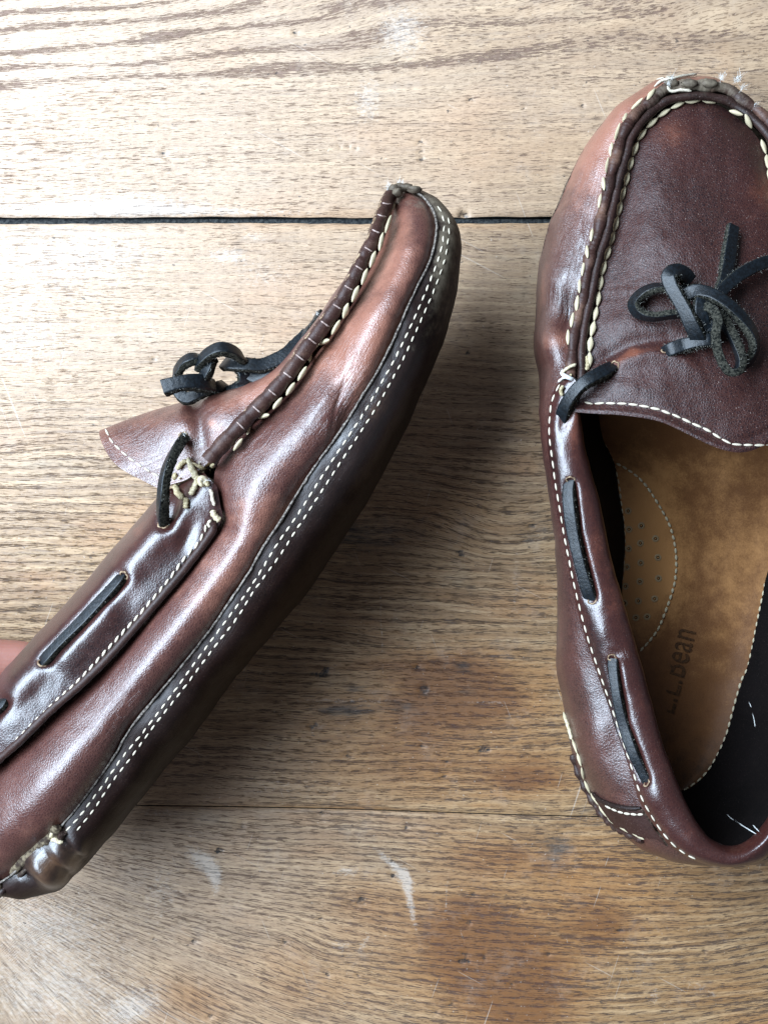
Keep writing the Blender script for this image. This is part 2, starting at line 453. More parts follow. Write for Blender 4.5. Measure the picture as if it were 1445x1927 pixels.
# ================================================================== TABLE
def wood_material(name):
    m, nt, b = new_mat(name); q = NT(nt)
    uv = q.n('ShaderNodeUVMap', uv_map='UVMap').outputs[0]; co = q.n('ShaderNodeTexCoord').outputs['Object']
    pale, stain, dark, band, spot, white = [q.attr(a) for a in ('pale', 'stain', 'dark', 'band', 'spot', 'white')]
    lo = q.noise(q.scale(uv, 9, 60), 1.0, 4, .6); fib = q.noise(q.scale(uv, 60, 1700), 1.0, 4, .65)
    fib2 = q.noise(q.scale(uv, 25, 500), 1.0, 3, .6)
    c = q.mix(lo, (.135, .068, .026), (.44, .266, .124))
    c = q.mix(q.math('MULTIPLY', q.ramp(fib2, .42, .72), .8), c, (.53, .355, .195))
    c = q.mix(q.math('MULTIPLY', q.ramp(q.noise(q.scale(uv, 22, 720), 1.0, 5, .75), .50, .64), .65), c, (.105, .052, .022))
    c = q.mix(q.math('MULTIPLY', q.ramp(q.noise(q.scale(uv, 12, 26), 1.0, 4, .65), .48, .68), .42), c, (.36, .155, .045))
    c = q.mix(q.math('MULTIPLY', q.ramp(q.noise(q.scale(uv, 15, 40), 1.0, 4, .7), .55, .75), .45), c, (.30, .235, .145))
    c = q.mix(q.math('MULTIPLY', pale, .58), c, (.62, .47, .35))  # bleached wood; the upper-left glare is also put into this paler colour
    # orange brown stains that follow the grain
    stn = q.math('ADD', stain, q.math('MULTIPLY', q.math('SUBTRACT', q.noise(q.scale(uv, 60, 700), 1.0, 5, .75), .5), 1.9))
    c = q.mix(q.math('MULTIPLY', q.math('MULTIPLY', q.ramp(stn, .2, .9), q.ramp(stain, .02, .25)), .68), q.mix(q.math('MULTIPLY', stain, 1.15), c, (.36, .165, .048)), (.105, .036, .012))
    # annual bands
    bn = q.math('MULTIPLY', q.math('MULTIPLY', band, q.ramp(q.noise(q.scale(uv, 110, 1700), 1.0, 5, .75), .38, .60)), q.ramp(q.noise(q.scale(uv, 45, 300), 1.0, 3, .6), .25, .62))
    c = q.mix(q.math('MULTIPLY', bn, .55), c, q.mix(pale, (.085, .052, .034), (.20, .125, .10)))
    # pores: short dark dashes
    dens = q.noise(q.scale(uv, 18, 130), 1.0, 3, .6)
    p1 = q.noise(q.scale(uv, 170, 2600), 1.0, 3, .6, .1)
    th = q.math('ADD', p1, q.math('MULTIPLY', q.math('SUBTRACT', dens, .5), .30))
    th = q.math('ADD', th, q.math('MULTIPLY', q.attr('porous'), .05))
    th = q.math('ADD', th, q.math('MULTIPLY', q.math('SUBTRACT', band, .3), .19))
    p1m = q.ramp(th, .55, .66)
    p2 = q.noise(q.scale(uv, 300, 5200), 1.0, 2, .5); p2m = q.ramp(p2, .52, .64)
    pc = q.mix(stain, q.mix(pale, (.050, .026, .014), (.20, .115, .08)), (.06, .018, .008))
    c = q.mix(q.math('MULTIPLY', p1m, .88), c, pc)
    p3 = q.noise(q.scale(uv, 420, 2600), 1.0, 2, .6); p3m = q.math('MULTIPLY', q.ramp(p3, .52, .66), q.ramp(band, .25, .7)); c = q.mix(q.math('MULTIPLY', p3m, .55), c, pc)
    c = q.mix(q.math('MULTIPLY', p2m, .6), c, (.10, .050, .024))
    # grime, milky wear; white also holds the lower-left glare, painted in
    dk = q.math('ADD', dark, q.math('MULTIPLY', q.math('SUBTRACT', q.noise(q.scale(uv, 80, 800), 1.0, 5, .75), .5), 2.0))
    c = q.mix(q.math('MULTIPLY', q.math('MULTIPLY', q.ramp(dk, .3, 1.0), q.ramp(dark, .02, .3)), .8), c, (.040, .034, .030))
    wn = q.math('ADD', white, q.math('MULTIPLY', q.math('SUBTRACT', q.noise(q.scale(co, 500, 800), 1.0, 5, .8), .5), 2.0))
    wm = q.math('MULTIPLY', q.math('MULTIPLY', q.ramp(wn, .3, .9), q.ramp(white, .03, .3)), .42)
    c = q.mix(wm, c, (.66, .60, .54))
    film = q.ramp(q.noise(co, 45, 6, .75), .52, .72); c = q.mix(q.math('MULTIPLY', film, .12), c, (.55, .48, .42))
    # tiny flecks
    fl = q.ramp(q.noise(co, 900, 2, .5), .70, .76); c = q.mix(q.math('MULTIPLY', fl, .4), c, (.68, .60, .52))
    fd = q.ramp(q.noise(q.scale(co, 330, 520), 1.0, 2, .5), .712, .75); c = q.mix(q.math('MULTIPLY', fd, .75), c, (.05, .035, .028))
    # scratches in two directions
    for rot, sx, sy, thr, am in ((.5, 22, 700, .755, .22), (-1.25, 30, 900, .76, .30), (1.2, 26, 800, .765, .25)):
        s1 = q.noise(q.scale(q.scale(co, 1, 1, 1, rot), sx, sy), 1.0, 1, .5, .35)
        c = q.mix(q.math('MULTIPLY', q.ramp(s1, thr, thr + .02), am), c, (.66, .58, .50))
    c = q.mix(q.math('MULTIPLY', q.ramp(spot, .42, .85), q.ramp(q.noise(co, 1300, 3, .7), .2, .6)), c, (.022, .015, .012))
    nt.links.new(c, b.inputs['Base Color'])
    r = q.math('ADD', .40, q.math('MULTIPLY', fib, .20)); r = q.math('ADD', r, q.math('MULTIPLY', p1m, .2)); nt.links.new(r, b.inputs['Roughness'])
    b.inputs['Specular IOR Level'].default_value = .65
    hgt = q.math('SUBTRACT', q.math('MULTIPLY', fib, .25), q.math('MULTIPLY', p1m, .8))
    n1 = q.bump(hgt, .8, .00028); n2 = q.bump(q.noise(co, 120, 4, .6), .3, .0008, n1)
    nt.links.new(n2, b.inputs['Normal'])
    return m
M_wood = wood_material('weathered_oak'); M_gap = simple('gap_grime', (.008, .010, .012), (.060, .062, .060), .9, 700, .2)

table = thing('table', 'weathered oak table top of wide scratched boards under both shoes', 'table', (0, 0, 0))
xs = np.unique(np.r_[np.linspace(-900, -30, 24), np.linspace(-30, 1475, 560), np.linspace(1475, 2400, 24)])
def board(idx, y0f, y1f, ny):
    """one board between two edge lines (photo pixels on the table plane)"""
    t = np.linspace(0, 1, ny)
    X = np.broadcast_to(xs[None], (ny, len(xs))); y0 = y0f(xs); y1 = y1f(xs)
    Y = y0[None] + (y1 - y0)[None] * t[:, None]
    if idx == 0: Y = y0[None] + (y1 - y0)[None] * (1 - (1 - t[:, None]) ** 1.0)
    wob = (fbm(X / 330, Y / 120, 3) - .5)
    pale = np.zeros_like(X); stain = np.zeros_like(X); dark = np.zeros_like(X); band = np.zeros_like(X); spot = np.zeros_like(X); white = np.zeros_like(X); por = np.zeros_like(X)
    Bn = lambda *a: blob(X + (fbm(X / 60, Y / 60, 2) - .5) * 16, Y, *a)
    Xw = X + (fbm(X / 26, Y / 11, 3) - .5) * 34; Yw = Y + (fbm(X / 40 + 7, Y / 9 + 3, 3) - .5) * 14
    def B(x, y, rx, ry, ang=0):
        if rx <= 16 and ry <= 12: return blob(X + (fbm(X / 5., Y / 4., 2) - .5) * rx * 1.6, Y + (fbm(X / 6. + 3, Y / 3.5, 2) - .5) * ry * 1.6, x, y, rx, ry, ang)
        return blob(Xw, Yw, x, y, rx, ry, ang)
    if idx == 0:
        g = np.where(X < 760, X / 720, 760 / 720 + (X - 760) / 1900)
        f = Y + 95 * np.exp(-np.clip(Y + 40, 0, None) ** 1.35 / 900) * g + wob * 16
        f = f + .02 * X
        ph = np.where(f < 175, f / 33.0, 175 / 33 + (f - 175) / 13.0)
        s_ = .5 + .5 * np.cos(2 * np.pi * (ph + (fbm(X / 260, Y / 30, 2) - .5) * .8))
        band = np.clip(s_ - .45, 0, 1) * 1.9 * np.where(f < 175, 1, .40)
        band *= .35 + .9 * fbm(X / 160 + 9, Y / 60, 3); band *= np.clip(1.15 - X / 2100, .4, 1)
        pale += .80 + .25 * (fbm(X / 200, Y / 80, 3) - .5) - .18 * np.clip((X - 500) / 900, 0, 1)
        dark += .5 * B(300, 310, 8, 40) + .35 * B(560, 10, 120, 12) + .4 * B(1100, 90, 70, 14) + .45 * B(470, 325, 25, 20)
        white += .75 * Bn(180, 395, 260, 16) + .7 * Bn(760, 60, 60, 60) + .4 * Bn(250, 370, 180, 30) + .6 * Bn(690, 190, 30, 60) + .4 * Bn(500, 400, 200, 7)
        stain += .22 * B(620, 402, 160, 8) + .15 * B(1000, 300, 200, 80)
        for (x, y, r) in ((306, 288, 4), (790, 268, 5), (791, 285, 4), (792, 300, 4), (885, 187, 5), (555, 62, 4), (520, 137, 5), (470, 133, 3), (655, 276, 3), (668, 280, 3), (640, 276, 3), (1095, 200, 4), (873, 402, 9), (985, 205, 3)): spot += .95 * B(x, y, r * 1.6, r)
        por += .15
    if idx == 1:
        f = Y - .045 * (X - 650) * np.exp(-((Y - 1080) / 260) ** 2) + wob * 30 + 18 * blob(X, Y, 760, 1000, 120, 70) - 20 * blob(X, Y, 940, 1010, 90, 60) + 9 * np.sin(X / 210) * np.exp(-((Y - 950) / 300) ** 2)
        ph = f / 17.0 + (fbm(X / 300, Y / 40, 2) - .5) * .9
        s_ = .5 + .5 * np.cos(2 * np.pi * ph); band = np.clip(s_ - .35, 0, 1) * (.45 + .9 * fbm(X / 180, Y / 60, 3)) * np.where(Y < 780, .45, .85)
        pale += np.clip(1.0 - (Y - 420) / 620, 0, .8) * np.clip(1.15 - X / 1500, .3, 1) + .2 * (fbm(X / 150, Y / 60, 3) - .5)
        pale += .35 * B(300, 1480, 300, 120) 
        por += np.clip((Y - 700) / 300, 0, 1) * .6
        stain += .85 * B(850, 1285, 130, 60) + .28 * B(850, 1420, 300, 90) + .6 * B(870, 1310, 60, 60) + .45 * B(780, 1360, 70, 60) + .5 * B(1000, 1460, 90, 40) + .35 * B(720, 1250, 100, 20) + .25 * B(640, 1350, 90, 60) + .3 * B(960, 1330, 90, 50) + .25 * B(800, 425, 300, 8) + .25 * B(760, 1450, 200, 50) + .45 * B(990, 1470, 60, 18)
        dark += .85 * B(640, 1338, 70, 17) + .7 * B(675, 1295, 30, 12) + .8 * B(878, 1255, 22, 14) + .7 * B(880, 1300, 34, 9) + .8 * B(797, 1300, 12, 14) + .45 * B(740, 1010, 110, 40) + .5 * B(640, 1000, 90, 50) + .5 * B(1010, 990, 40, 60) + .4 * B(930, 1210, 60, 25) + .35 * B(120, 560, 60, 15) + .35 * B(50, 730, 60, 16) + .35 * B(120, 760, 90, 12) + .35 * B(220, 735, 60, 15) + .5 * B(450, 460, 22, 60) + .35 * B(270, 540, 60, 18) + .3 * B(380, 640, 60, 20) + .45 * B(150, 432, 200, 7) + .45 * B(1010, 1458, 40, 12) + .6 * B(760, 1330, 60, 14) + .35 * B(250, 860, 300, 12) + .3 * B(900, 700, 60, 80)
        white += .5 * Bn(650, 1318, 150, 5) + .5 * Bn(920, 1322, 60, 4) + .6 * Bn(150, 480, 200, 60) + .5 * Bn(50, 640, 160, 90) + .35 * Bn(530, 1480, 150, 22) + .5 * Bn(480, 445, 30, 12) + .5 * Bn(430, 480, 40, 15) + .35 * Bn(970, 1110, 10, 160) + .4 * Bn(500, 520, 80, 40)
        white += .5 * Bn(716, 1180, 3, 130)
        for (x, y, r) in ((868, 1043, 10), (600, 1270, 13), (612, 1262, 6), (785, 1255, 5), (797, 1298, 8), (590, 1366, 9), (912, 1410, 7), (905, 1414, 5), (840, 1433, 5), (650, 1422, 4), (658, 1424, 3), (795, 1404, 4), (289, 676, 4), (835, 1460, 4), (860, 640, 3), (880, 665, 4), (1000, 990, 6)): spot += .95 * B(x, y, r * 1.5, r * .9)
        spot += .7 * B(868, 655, 22, 2.2, 35)
    if idx == 2:
        xx = np.clip(X, -300, 1900); g = 1.28 - .86 * (np.abs(xx - 1100) / 1100) ** 2 * np.where(xx > 1100, 1.6, 1); g = np.maximum(g, .3)
        f = (Y - 1507 - .0255 * X) / g + 1535 + wob * 22 + 10 * blob(X, Y, 530, 1770, 60, 40)
        ph = f / 11.5 + (fbm(X / 260, Y / 60, 2) - .5) * .8
        s_ = .5 + .5 * np.cos(2 * np.pi * ph); band = np.clip(s_ - .25, 0, 1) * (.3 + 1.0 * fbm(X / 70, Y / 22, 3)) * .95
        pale += np.clip(.75 - X / 1400, 0, .7) + .2 * (fbm(X / 150, Y / 60, 3) - .5)
        por += .45 + .2 * np.clip((X - 500) / 500, 0, 1)
        stain += .95 * B(950, 1840, 130, 100) + .35 * B(1150, 1700, 260, 110) + .25 * B(800, 1800, 220, 100) + .7 * B(880, 1750, 80, 70) + .55 * B(930, 1610, 130, 40) + .5 * B(1130, 1745, 55, 45) + .5 * B(360, 1880, 80, 40, 30) + .35 * B(700, 1700, 90, 60) + .45 * B(1000, 1900, 90, 60) + .3 * B(560, 1860, 120, 60) + .3 * B(1350, 1870, 120, 40) + .25 * B(1150, 1610, 120, 60)
        dark += .5 * B(945, 1705, 22, 16) + .5 * B(945, 1740, 18, 24) + .6 * B(1045, 1605, 30, 22) + .45 * B(1315, 1750, 26, 7) + .45 * B(1168, 1748, 10, 12) + .4 * B(1245, 1630, 50, 12) + .35 * B(1000, 1585, 70, 20) + .3 * B(230, 1790, 60, 30) + .3 * B(1380, 1700, 120, 60) + .35 * B(1060, 1560, 60, 40)
        white += .8 * Bn(385, 1620, 42, 20, 45) + .7 * Bn(405, 1655, 12, 35, -15) + .7 * Bn(735, 1620, 45, 8, 40) + .75 * Bn(775, 1700, 9, 55, -8) + .7 * Bn(760, 1655, 30, 14, 50) + .5 * Bn(640, 1780, 30, 14) + .5 * Bn(685, 1775, 8, 25, 30) + .5 * Bn(250, 1900, 60, 30, -30) + .55 * Bn(90, 1880, 200, 80) + .3 * Bn(60, 1720, 160, 60) + .45 * Bn(1230, 1875, 26, 22) + .4 * Bn(1320, 1860, 60, 10, 30) + .5 * Bn(840, 1690, 3, 70, 4) + .6 * Bn(650, 1640, 30, 14) + .4 * Bn(310, 1670, 40, 60) + .35 * Bn(100, 1760, 200, 90) + .5 * Bn(300, 1530, 60, 12)  # scuffs, plus glare haze painted as broad white patches at lower left
        for (x, y, r) in ((680, 1695, 9), (603, 1530, 8), (410, 1600, 6), (413, 1600, 5), (738, 1648, 6), (738, 1622, 5), (603, 1730, 5), (366, 1772, 6), (290, 1766, 4), (888, 1685, 7), (910, 1803, 7), (880, 1735, 7), (878, 1808, 7), (1057, 1568, 5), (615, 1832, 7), (865, 1810, 5), (672, 1836, 4), (850, 1890, 6), (875, 1795, 5), (1323, 1790, 5), (978, 1710, 4), (1030, 1796, 5), (750, 1521, 6), (455, 1553, 6), (765, 1558, 5), (396, 1914, 5), (535, 1772, 5), (960, 1853, 4), (1165, 1750, 6), (820, 1905, 5)): spot += .95 * B(x, y, r * 1.35, r)
    pass
    spot = spot * (.75 + .6 * (fbm(X / 4, Y / 3, 2) - .2))
    u = X * S + (fbm(X / 400, Y / 90, 2) - .5) * .004; v = f * S
    e = np.minimum(Y - y0[None], y1[None] - Y)            # distance to the board's edge
    Z = -.00008 * np.clip(spot, 0, 1) * 6 + (fbm(X / 240, Y / 160, 3) - .5) * .0005 - .0007 * np.exp(-np.clip(e, 0, None) / (5.0 if idx < 2 else 2.5)) * (.7 + .6 * fbm(X / 25, Y / 300, 2))
    if idx == 0: Z -= .0016 * blob(X, Y, 873, 404, 9, 7)
    G = np.stack([(X - CX) * S, -(Y - CY) * S, Z], -1)
    ny_, nx_ = X.shape; F = gridF(ny_, nx_, 0, False, True)
    V = G.reshape(-1, 3)
    # edge skirts (25 mm thick board)
    sk = []; Vs = [V]; off = len(V); idxs = np.arange(ny_ * nx_).reshape(ny_, nx_)
    for L in (idxs[0][::-1], idxs[-1], idxs[:, 0], idxs[::-1, -1]):
        a = V[L]; bb = a.copy(); bb[:, 2] = -.025; Vs += [a, bb]; k = len(L); t_ = np.arange(k - 1)
        sk.append(np.stack([off + t_, off + k + t_, off + k + t_ + 1, off + t_ + 1], 1)); off += 2 * k
    srcs = np.concatenate([np.arange(len(V))] + [np.r_[L, L] for L in (idxs[0][::-1], idxs[-1], idxs[:, 0], idxs[::-1, -1])])
    V = np.vstack(Vs); F = np.vstack([F] + sk); mi = np.r_[np.zeros(ny_ - 1).repeat(nx_ - 1), np.ones(sum(len(x) for x in sk))]
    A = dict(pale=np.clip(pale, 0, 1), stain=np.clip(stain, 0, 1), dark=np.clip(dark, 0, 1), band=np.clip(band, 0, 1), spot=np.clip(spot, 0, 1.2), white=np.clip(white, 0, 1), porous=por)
    A = {k_: a.reshape(-1)[srcs] for k_, a in A.items()}
    uv = np.stack([u, v], -1).reshape(-1, 2)[srcs]
    return mesh_obj('board', V, F, [M_wood, M_gap], table, (0, 0, 0), mi, True, A, uv)
seam2 = lambda x: 1507 + .0255 * x + 1.2 * np.sin(x / 130.)
board(0, lambda x: np.full(len(x), -60.), lambda x: 408.0 + 1.0 * np.sin(x / 90.) + .6 * np.sin(x / 17.), 180)
board(1, lambda x: 420.0 + .8 * np.sin(x / 110. + 1) + .5 * np.sin(x / 13.), seam2, 400)
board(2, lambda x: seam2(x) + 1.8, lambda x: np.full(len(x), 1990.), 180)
for (ya, yb) in ((-900, -62.5), (1992.5, 2700)):       # the boards beyond the picture
    V = [((x - CX) * S, -(y - CY) * S, z) for z in (0, -.025) for x, y in ((-900, ya), (2400, ya), (2400, yb), (-900, yb))]
    F = [(0, 1, 2, 3), (7, 6, 5, 4), (0, 4, 5, 1), (1, 5, 6, 2), (2, 6, 7, 3), (3, 7, 4, 0)]
    o = mesh_obj('board', V, F, [M_wood], table, smooth=False, attrs={k: [v] * 8 for k, v in dict(pale=.5, stain=0, dark=0, band=.2, spot=0, white=0, porous=.2).items()}, uv=[(p[0], -p[1]) for p in V])
V = [((x - CX) * S, -(y - CY) * S, z) for z in (-.0028, -.03) for x, y in ((-880, 409.5), (2390, 409.5), (2390, 418.5), (-880, 418.5))]
mesh_obj('gap_strip', V, [(0, 3, 2, 1), (4, 5, 6, 7), (0, 1, 5, 4), (1, 2, 6, 5), (2, 3, 7, 6), (3, 0, 4, 7)], [M_gap], table, smooth=False)

# ================================================================== SHOE HELD ON ITS SIDE (left)
ORG_L = (-.06, -.02, 0)
rootL = thing('moccasin', 'brown leather moccasin held on its side, side wall and double stitched sole edge facing up', 'shoe', ORG_L, 'pair of worn brown leather moccasins')
L = Shoe(rootL, ORG_L, W(330, 1040, .052))
NL = 200
M_pts = [(748, 362), (742, 374), (735, 395), (724, 422), (712, 458), (695, 492), (677, 528), (656, 566), (634, 600), (611, 633), (586, 666), (565, 696), (539, 730), (508, 763), (478, 794), (447, 826), (420, 856)]
C_pts = [(404, 898), (410, 940), (416, 975), (400, 1001), (370, 1043), (334, 1090), (302, 1127), (272, 1162), (240, 1200), (206, 1238), (175, 1270), (145, 1298), (114, 1324), (84, 1350), (52, 1382), (23, 1409), (0, 1430), (-40, 1475), (-85, 1560)]
T_pts = M_pts + C_pts
W_pts = [(751, 356), (775, 360), (797, 374), (813, 395), (821, 422), (819, 453), (812, 483), (799, 514), (785, 541), (768, 577), (749, 622), (730, 663), (708, 705), (683, 744), (660, 782), (634, 822), (611, 853), (582, 895), (555, 938), (527, 984), (495, 1032), (470, 1077), (440, 1122), (410, 1166), (372, 1217), (334, 1264), (293, 1314), (250, 1367), (213, 1428), (178, 1477), (145, 1521), (113, 1558), (92, 1578), (62, 1606), (30, 1640), (-5, 1664), (-45, 1690), (-90, 1715)]
S0_pts = [(757, 352), (780, 353), (800, 364), (829, 386), (850, 411), (863, 439), (867, 469), (865, 514), (857, 564), (843, 613), (828, 657), (808, 702), (788, 749), (768, 800), (742, 850), (703, 922), (652, 1005), (604, 1076), (555, 1145), (504, 1202), (462, 1250), (432, 1289), (382, 1359), (332, 1422), (289, 1475), (266, 1503), (216, 1566), (186, 1599), (159, 1631), (133, 1655), (110, 1669), (83, 1678), (60, 1681), (40, 1676), (16, 1672), (-20, 1690), (-85, 1722)]
gT = guide(T_pts, [(0, .054), (.05, .064), (.15, .075), (.3, .080), (.5, .084), (.75, .081), (.9, .075), (1, .058)], NL)
gW = guide(W_pts, [(0, .053), (.03, .064), (.08, .078), (.16, .088), (.3, .093), (.55, .088), (.75, .084), (.86, .080), (.93, .070), (1, .056)], NL)
gS = guide(S0_pts, [(0, .052), (.05, .053), (1, .052)], NL)
tt = np.linspace(0, 1, NL)
def lerp(a, b, t, dz=0.0): 
    G = a * (1 - t) + b * t; G = G.copy(); G[:, 2] += dz; return G
dTW = np.linalg.norm(gW - gT, axis=1)
bul = np.clip(dTW * .34, 0, .0105) * (1 - .25 * np.exp(-((tt - .36) / .10) ** 2))
g1 = lerp(gT, gW, .15); g1[:, 2] += bul * .42
g2 = lerp(gT, gW, .36); g2[:, 2] += bul * .82
g3 = lerp(gT, gW, .60); g3[:, 2] += bul * 1.0
g4 = lerp(gT, gW, .83); g4[:, 2] += bul * .66
gWd = gW.copy(); gWd[:, 2] -= .0006
wallG = across([gT, g1, g2, g3, g4, gWd], 72)
HEELB = [(145, 1588, 24, 11, -35, .0026), (118, 1606, 26, 9, -35, .0028), (88, 1632, 36, 24, -35, .0055)]
def disp_wallL(px, py, G):
    d = .0005 * (fbm(px / 70, py / 70, 3) - .5) * 2
    d += .0011 * blob(px, py, 560, 825, 60, 50) - .0014 * blob(px, py, 520, 740, 20, 60, 40)
    d += .0016 * blob(px, py, 330, 1190, 45, 120, 40)
    d -= .0012 * blob(px, py, 640, 735, 22, 95, -8) ; d += .0010 * blob(px, py, 690, 720, 20, 60, 20)
    d += .0022 * blob(px, py, 110, 1470, 90, 75, -40) - .0008 * blob(px, py, 180, 1340, 70, 70)
    d -= .0010 * np.exp(-((px - 640 + (py - 740) * .25) / 3.0) ** 2) * blob(px, py, 640, 745, 60, 80) * .5
    for k_ in range(10):
        x0 = 603 + k_ * 8; d -= .00036 * np.exp(-((px - x0 + (py - 740) * (.1 - .02 * k_) + 4 * np.sin(py / 19. + k_)) / 2.6) ** 2) * blob(px, py, 640, 745, 55, 85)
    return d
creaseL = lambda px, py: np.clip(.9 * blob(px, py, 645, 750, 55, 100) + .35 * blob(px, py, 470, 830, 70, 50) + .35 * blob(px, py, 230, 1350, 80, 60), 0, 1)
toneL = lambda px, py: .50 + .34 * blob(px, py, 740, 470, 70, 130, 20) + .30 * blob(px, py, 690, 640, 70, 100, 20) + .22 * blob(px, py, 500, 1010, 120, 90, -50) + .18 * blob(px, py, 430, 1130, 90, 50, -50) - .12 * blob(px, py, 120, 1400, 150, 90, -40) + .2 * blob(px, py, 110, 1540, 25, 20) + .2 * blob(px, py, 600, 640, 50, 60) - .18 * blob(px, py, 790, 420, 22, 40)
scuffL = lambda px, py: .5 * blob(px, py, 785, 380, 35, 25)
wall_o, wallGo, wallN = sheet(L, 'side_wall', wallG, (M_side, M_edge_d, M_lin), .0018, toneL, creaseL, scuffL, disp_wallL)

# sole wrap: from the stitched edge over the bottom to the far side
q1 = lerp(gW, gS, .30); q1[:, 2] = gW[:, 2] + .0012
q2 = lerp(gW, gS, .58); q2[:, 2] = gW[:, 2] * .97 + gS[:, 2] * .03
q3 = lerp(gW, gS, .84); q3[:, 2] = gW[:, 2] * .72 + gS[:, 2] * .28
axis_up = np.array([-.855, .52, 0.0])                       # towards the shoe's opening, in the table plane
fade = np.clip(tt / .16, 0, 1)[:, None] ** .8
gSf = gS.copy(); gSf[:, 2] = .034; gSf[:, :2] += axis_up[:2] * .0010 - np.array([0, .0022]) * (1 - fade)
gSg = lerp(gW, gS, .80); gSg[:, 2] = .020 * np.sin(np.pi * np.clip(tt * 1.0, 0.02, .98)) ** -.1 * .0 + .104 - gW[:, 2] + .004; gSg[:, :2] += axis_up[:2] * .004 * fade - np.array([0, .0030]) * (1 - fade)
gWf = gW.copy(); gWf[:, 2] = .105 - gW[:, 2]; gWf[:, :2] += axis_up[:2] * .006 * fade - np.array([0, .0030]) * (1 - fade)
gWp = gW.copy(); gWp[:, 2] += .0011
q0 = gWp.copy(); 
soleG = across([gWp, q1, q2, q3, gS, gSf, gSg, gWf], 110)
def disp_soleL(px, py, G):
    near = np.clip((G[..., 2] - .050) / .012, 0, 1)
    d = .0007 * (fbm(px / 50, py / 50, 3) - .5) * 2
    for (x, y, rx, ry, a, am) in HEELB: d += am * blob(px, py, x, y, rx, ry, a + 90) * near
    d -= near * .0022 * (blob(px, py, 132, 1596, 30, 4, 40) + blob(px, py, 103, 1620, 34, 4, 42) + blob(px, py, 52, 1650, 26, 5, 30))
    ww = vnoise(px / 9., py / 9.); edge = np.zeros(G.shape[:2]); edge[:3] = 1
    d += edge * (ww - .5) * .0006
    return d
toneS = lambda px, py: .10 + .20 * np.clip(1.35 - np.arange(px.shape[0])[:, None] / 26.0, 0, 1) + .42 * blob(px, py, 100, 1625, 60, 40) + .10 * fbm(px / 60, py / 60) + .18 * blob(px, py, 700, 800, 60, 140, 30)
scuffS = lambda px, py: .72 * blob(px, py, 842, 470, 30, 130, 5) + .55 * blob(px, py, 800, 372, 60, 22, 30) + .30 * blob(px, py, 800, 640, 60, 120, 20) + .22 * blob(px, py, 175, 1625, 40, 12, -30)
sole_o, soleGo, soleN = sheet(L, 'sole', soleG, (M_sole, M_edge_d, M_lin), .0020, toneS, .1, scuffS, disp_soleL, ref=W(330, 1040, .052) + np.array([0, 0, -.002]))
ee = gWp[6:].copy(); ee[:, 2] += .0004; eG = tube_arrays(ee, circ(6, .00042, .0007), (0, 0, 1)); eG += rng.normal(0, .00009, eG.shape)
tube('cut_edge', eG, [M_grey_edge], sole_o, ORG_L)
# far side wall, resting on the table
gTf = gT.copy(); gTf[:, 2] = .108 - gT[:, 2]; gTf[:, :2] -= axis_up[:2] * .004
fb = np.clip(bul, 0, .012)
f1 = lerp(gTf, gWf, .3); f1[:, 2] -= fb * .8
f2 = lerp(gTf, gWf, .7); f2[:, 2] -= fb * .8
farG = across([gTf, f1, f2, gWf], 30); farG[..., 2] = np.maximum(farG[..., 2], .0012)
sheet(L, 'side_wall', farG, (M_side, M_edge_d, M_lin), .0016, .4, ref=L.ref, bvh=False)

# vamp plug and tongue in one piece
K_near = [(744, 368), (722, 415), (706, 452), (690, 485), (671, 522), (650, 560), (628, 594), (606, 625), (581, 659), (560, 688), (533, 722), (503, 755), (474, 786), (443, 817), (414, 845), (392, 870), (352, 902), (328, 910), (297, 919)]
K_mid = [(742, 366), (716, 412), (699, 448), (681, 480), (661, 516), (641, 553), (618, 586), (596, 616), (571, 648), (548, 676), (520, 704), (492, 720), (462, 728), (428, 735), (388, 744), (345, 757), (300, 770), (250, 786), (190, 809)]
nP = 120
gK = guide(K_near, [(0, .056), (.1, .070), (.3, .0815), (.6, .084), (.8, .083), (1, .078)], nP)
gKm = guide(K_mid, [(0, .054), (.5, .054), (.8, .057), (1, .060)], nP)
tp = np.linspace(0, 1, nP)
gKq = lerp(gK, gKm, .5); gKq[:, 2] += .0055 * np.clip(tp * 3, 0, 1); gKq[:, :2] += axis_up[:2] * (.002 * np.clip(tp * 3, 0, 1))[:, None] + np.array([-.0020, -.0030]) * (np.clip((tp - .82) / .18, 0, 1) ** 1.5)[:, None]
gKf = gK.copy(); gKf[:, 2] = .108 - gK[:, 2]; gKf[:, :2] -= axis_up[:2] * .006
gKfq = lerp(gKf, gKm, .5); gKfq[:, 2] -= .004
plugG = across([gK, gKq, gKm, gKfq, gKf], 60)
def disp_plugL(px, py, G):
    near = np.clip((G[..., 2] - .055) / .01, 0, 1)
    return near * (.0018 * blob(px, py, 330, 800, 60, 30, -20) - .0022 * blob(px, py, 372, 790, 14, 60, -10) + .0008 * (fbm(px / 40, py / 40) - .5) + .0014 * blob(px, py, 430, 790, 30, 30))
tonePl = lambda px, py: .62 + .25 * blob(px, py, 480, 740, 70, 22, -20) - .45 * blob(px, py, 375, 780, 14, 60, -10) - .15 * blob(px, py, 290, 830, 60, 30, 30) + .6 * blob(px, py, 402, 799, 6, 5)
plug_o, _, _ = sheet(L, 'tongue', plugG, (M_side, M_edge, M_lin), .0018, tonePl, .25, 0, disp_plugL, ref=W(470, 900, .052))

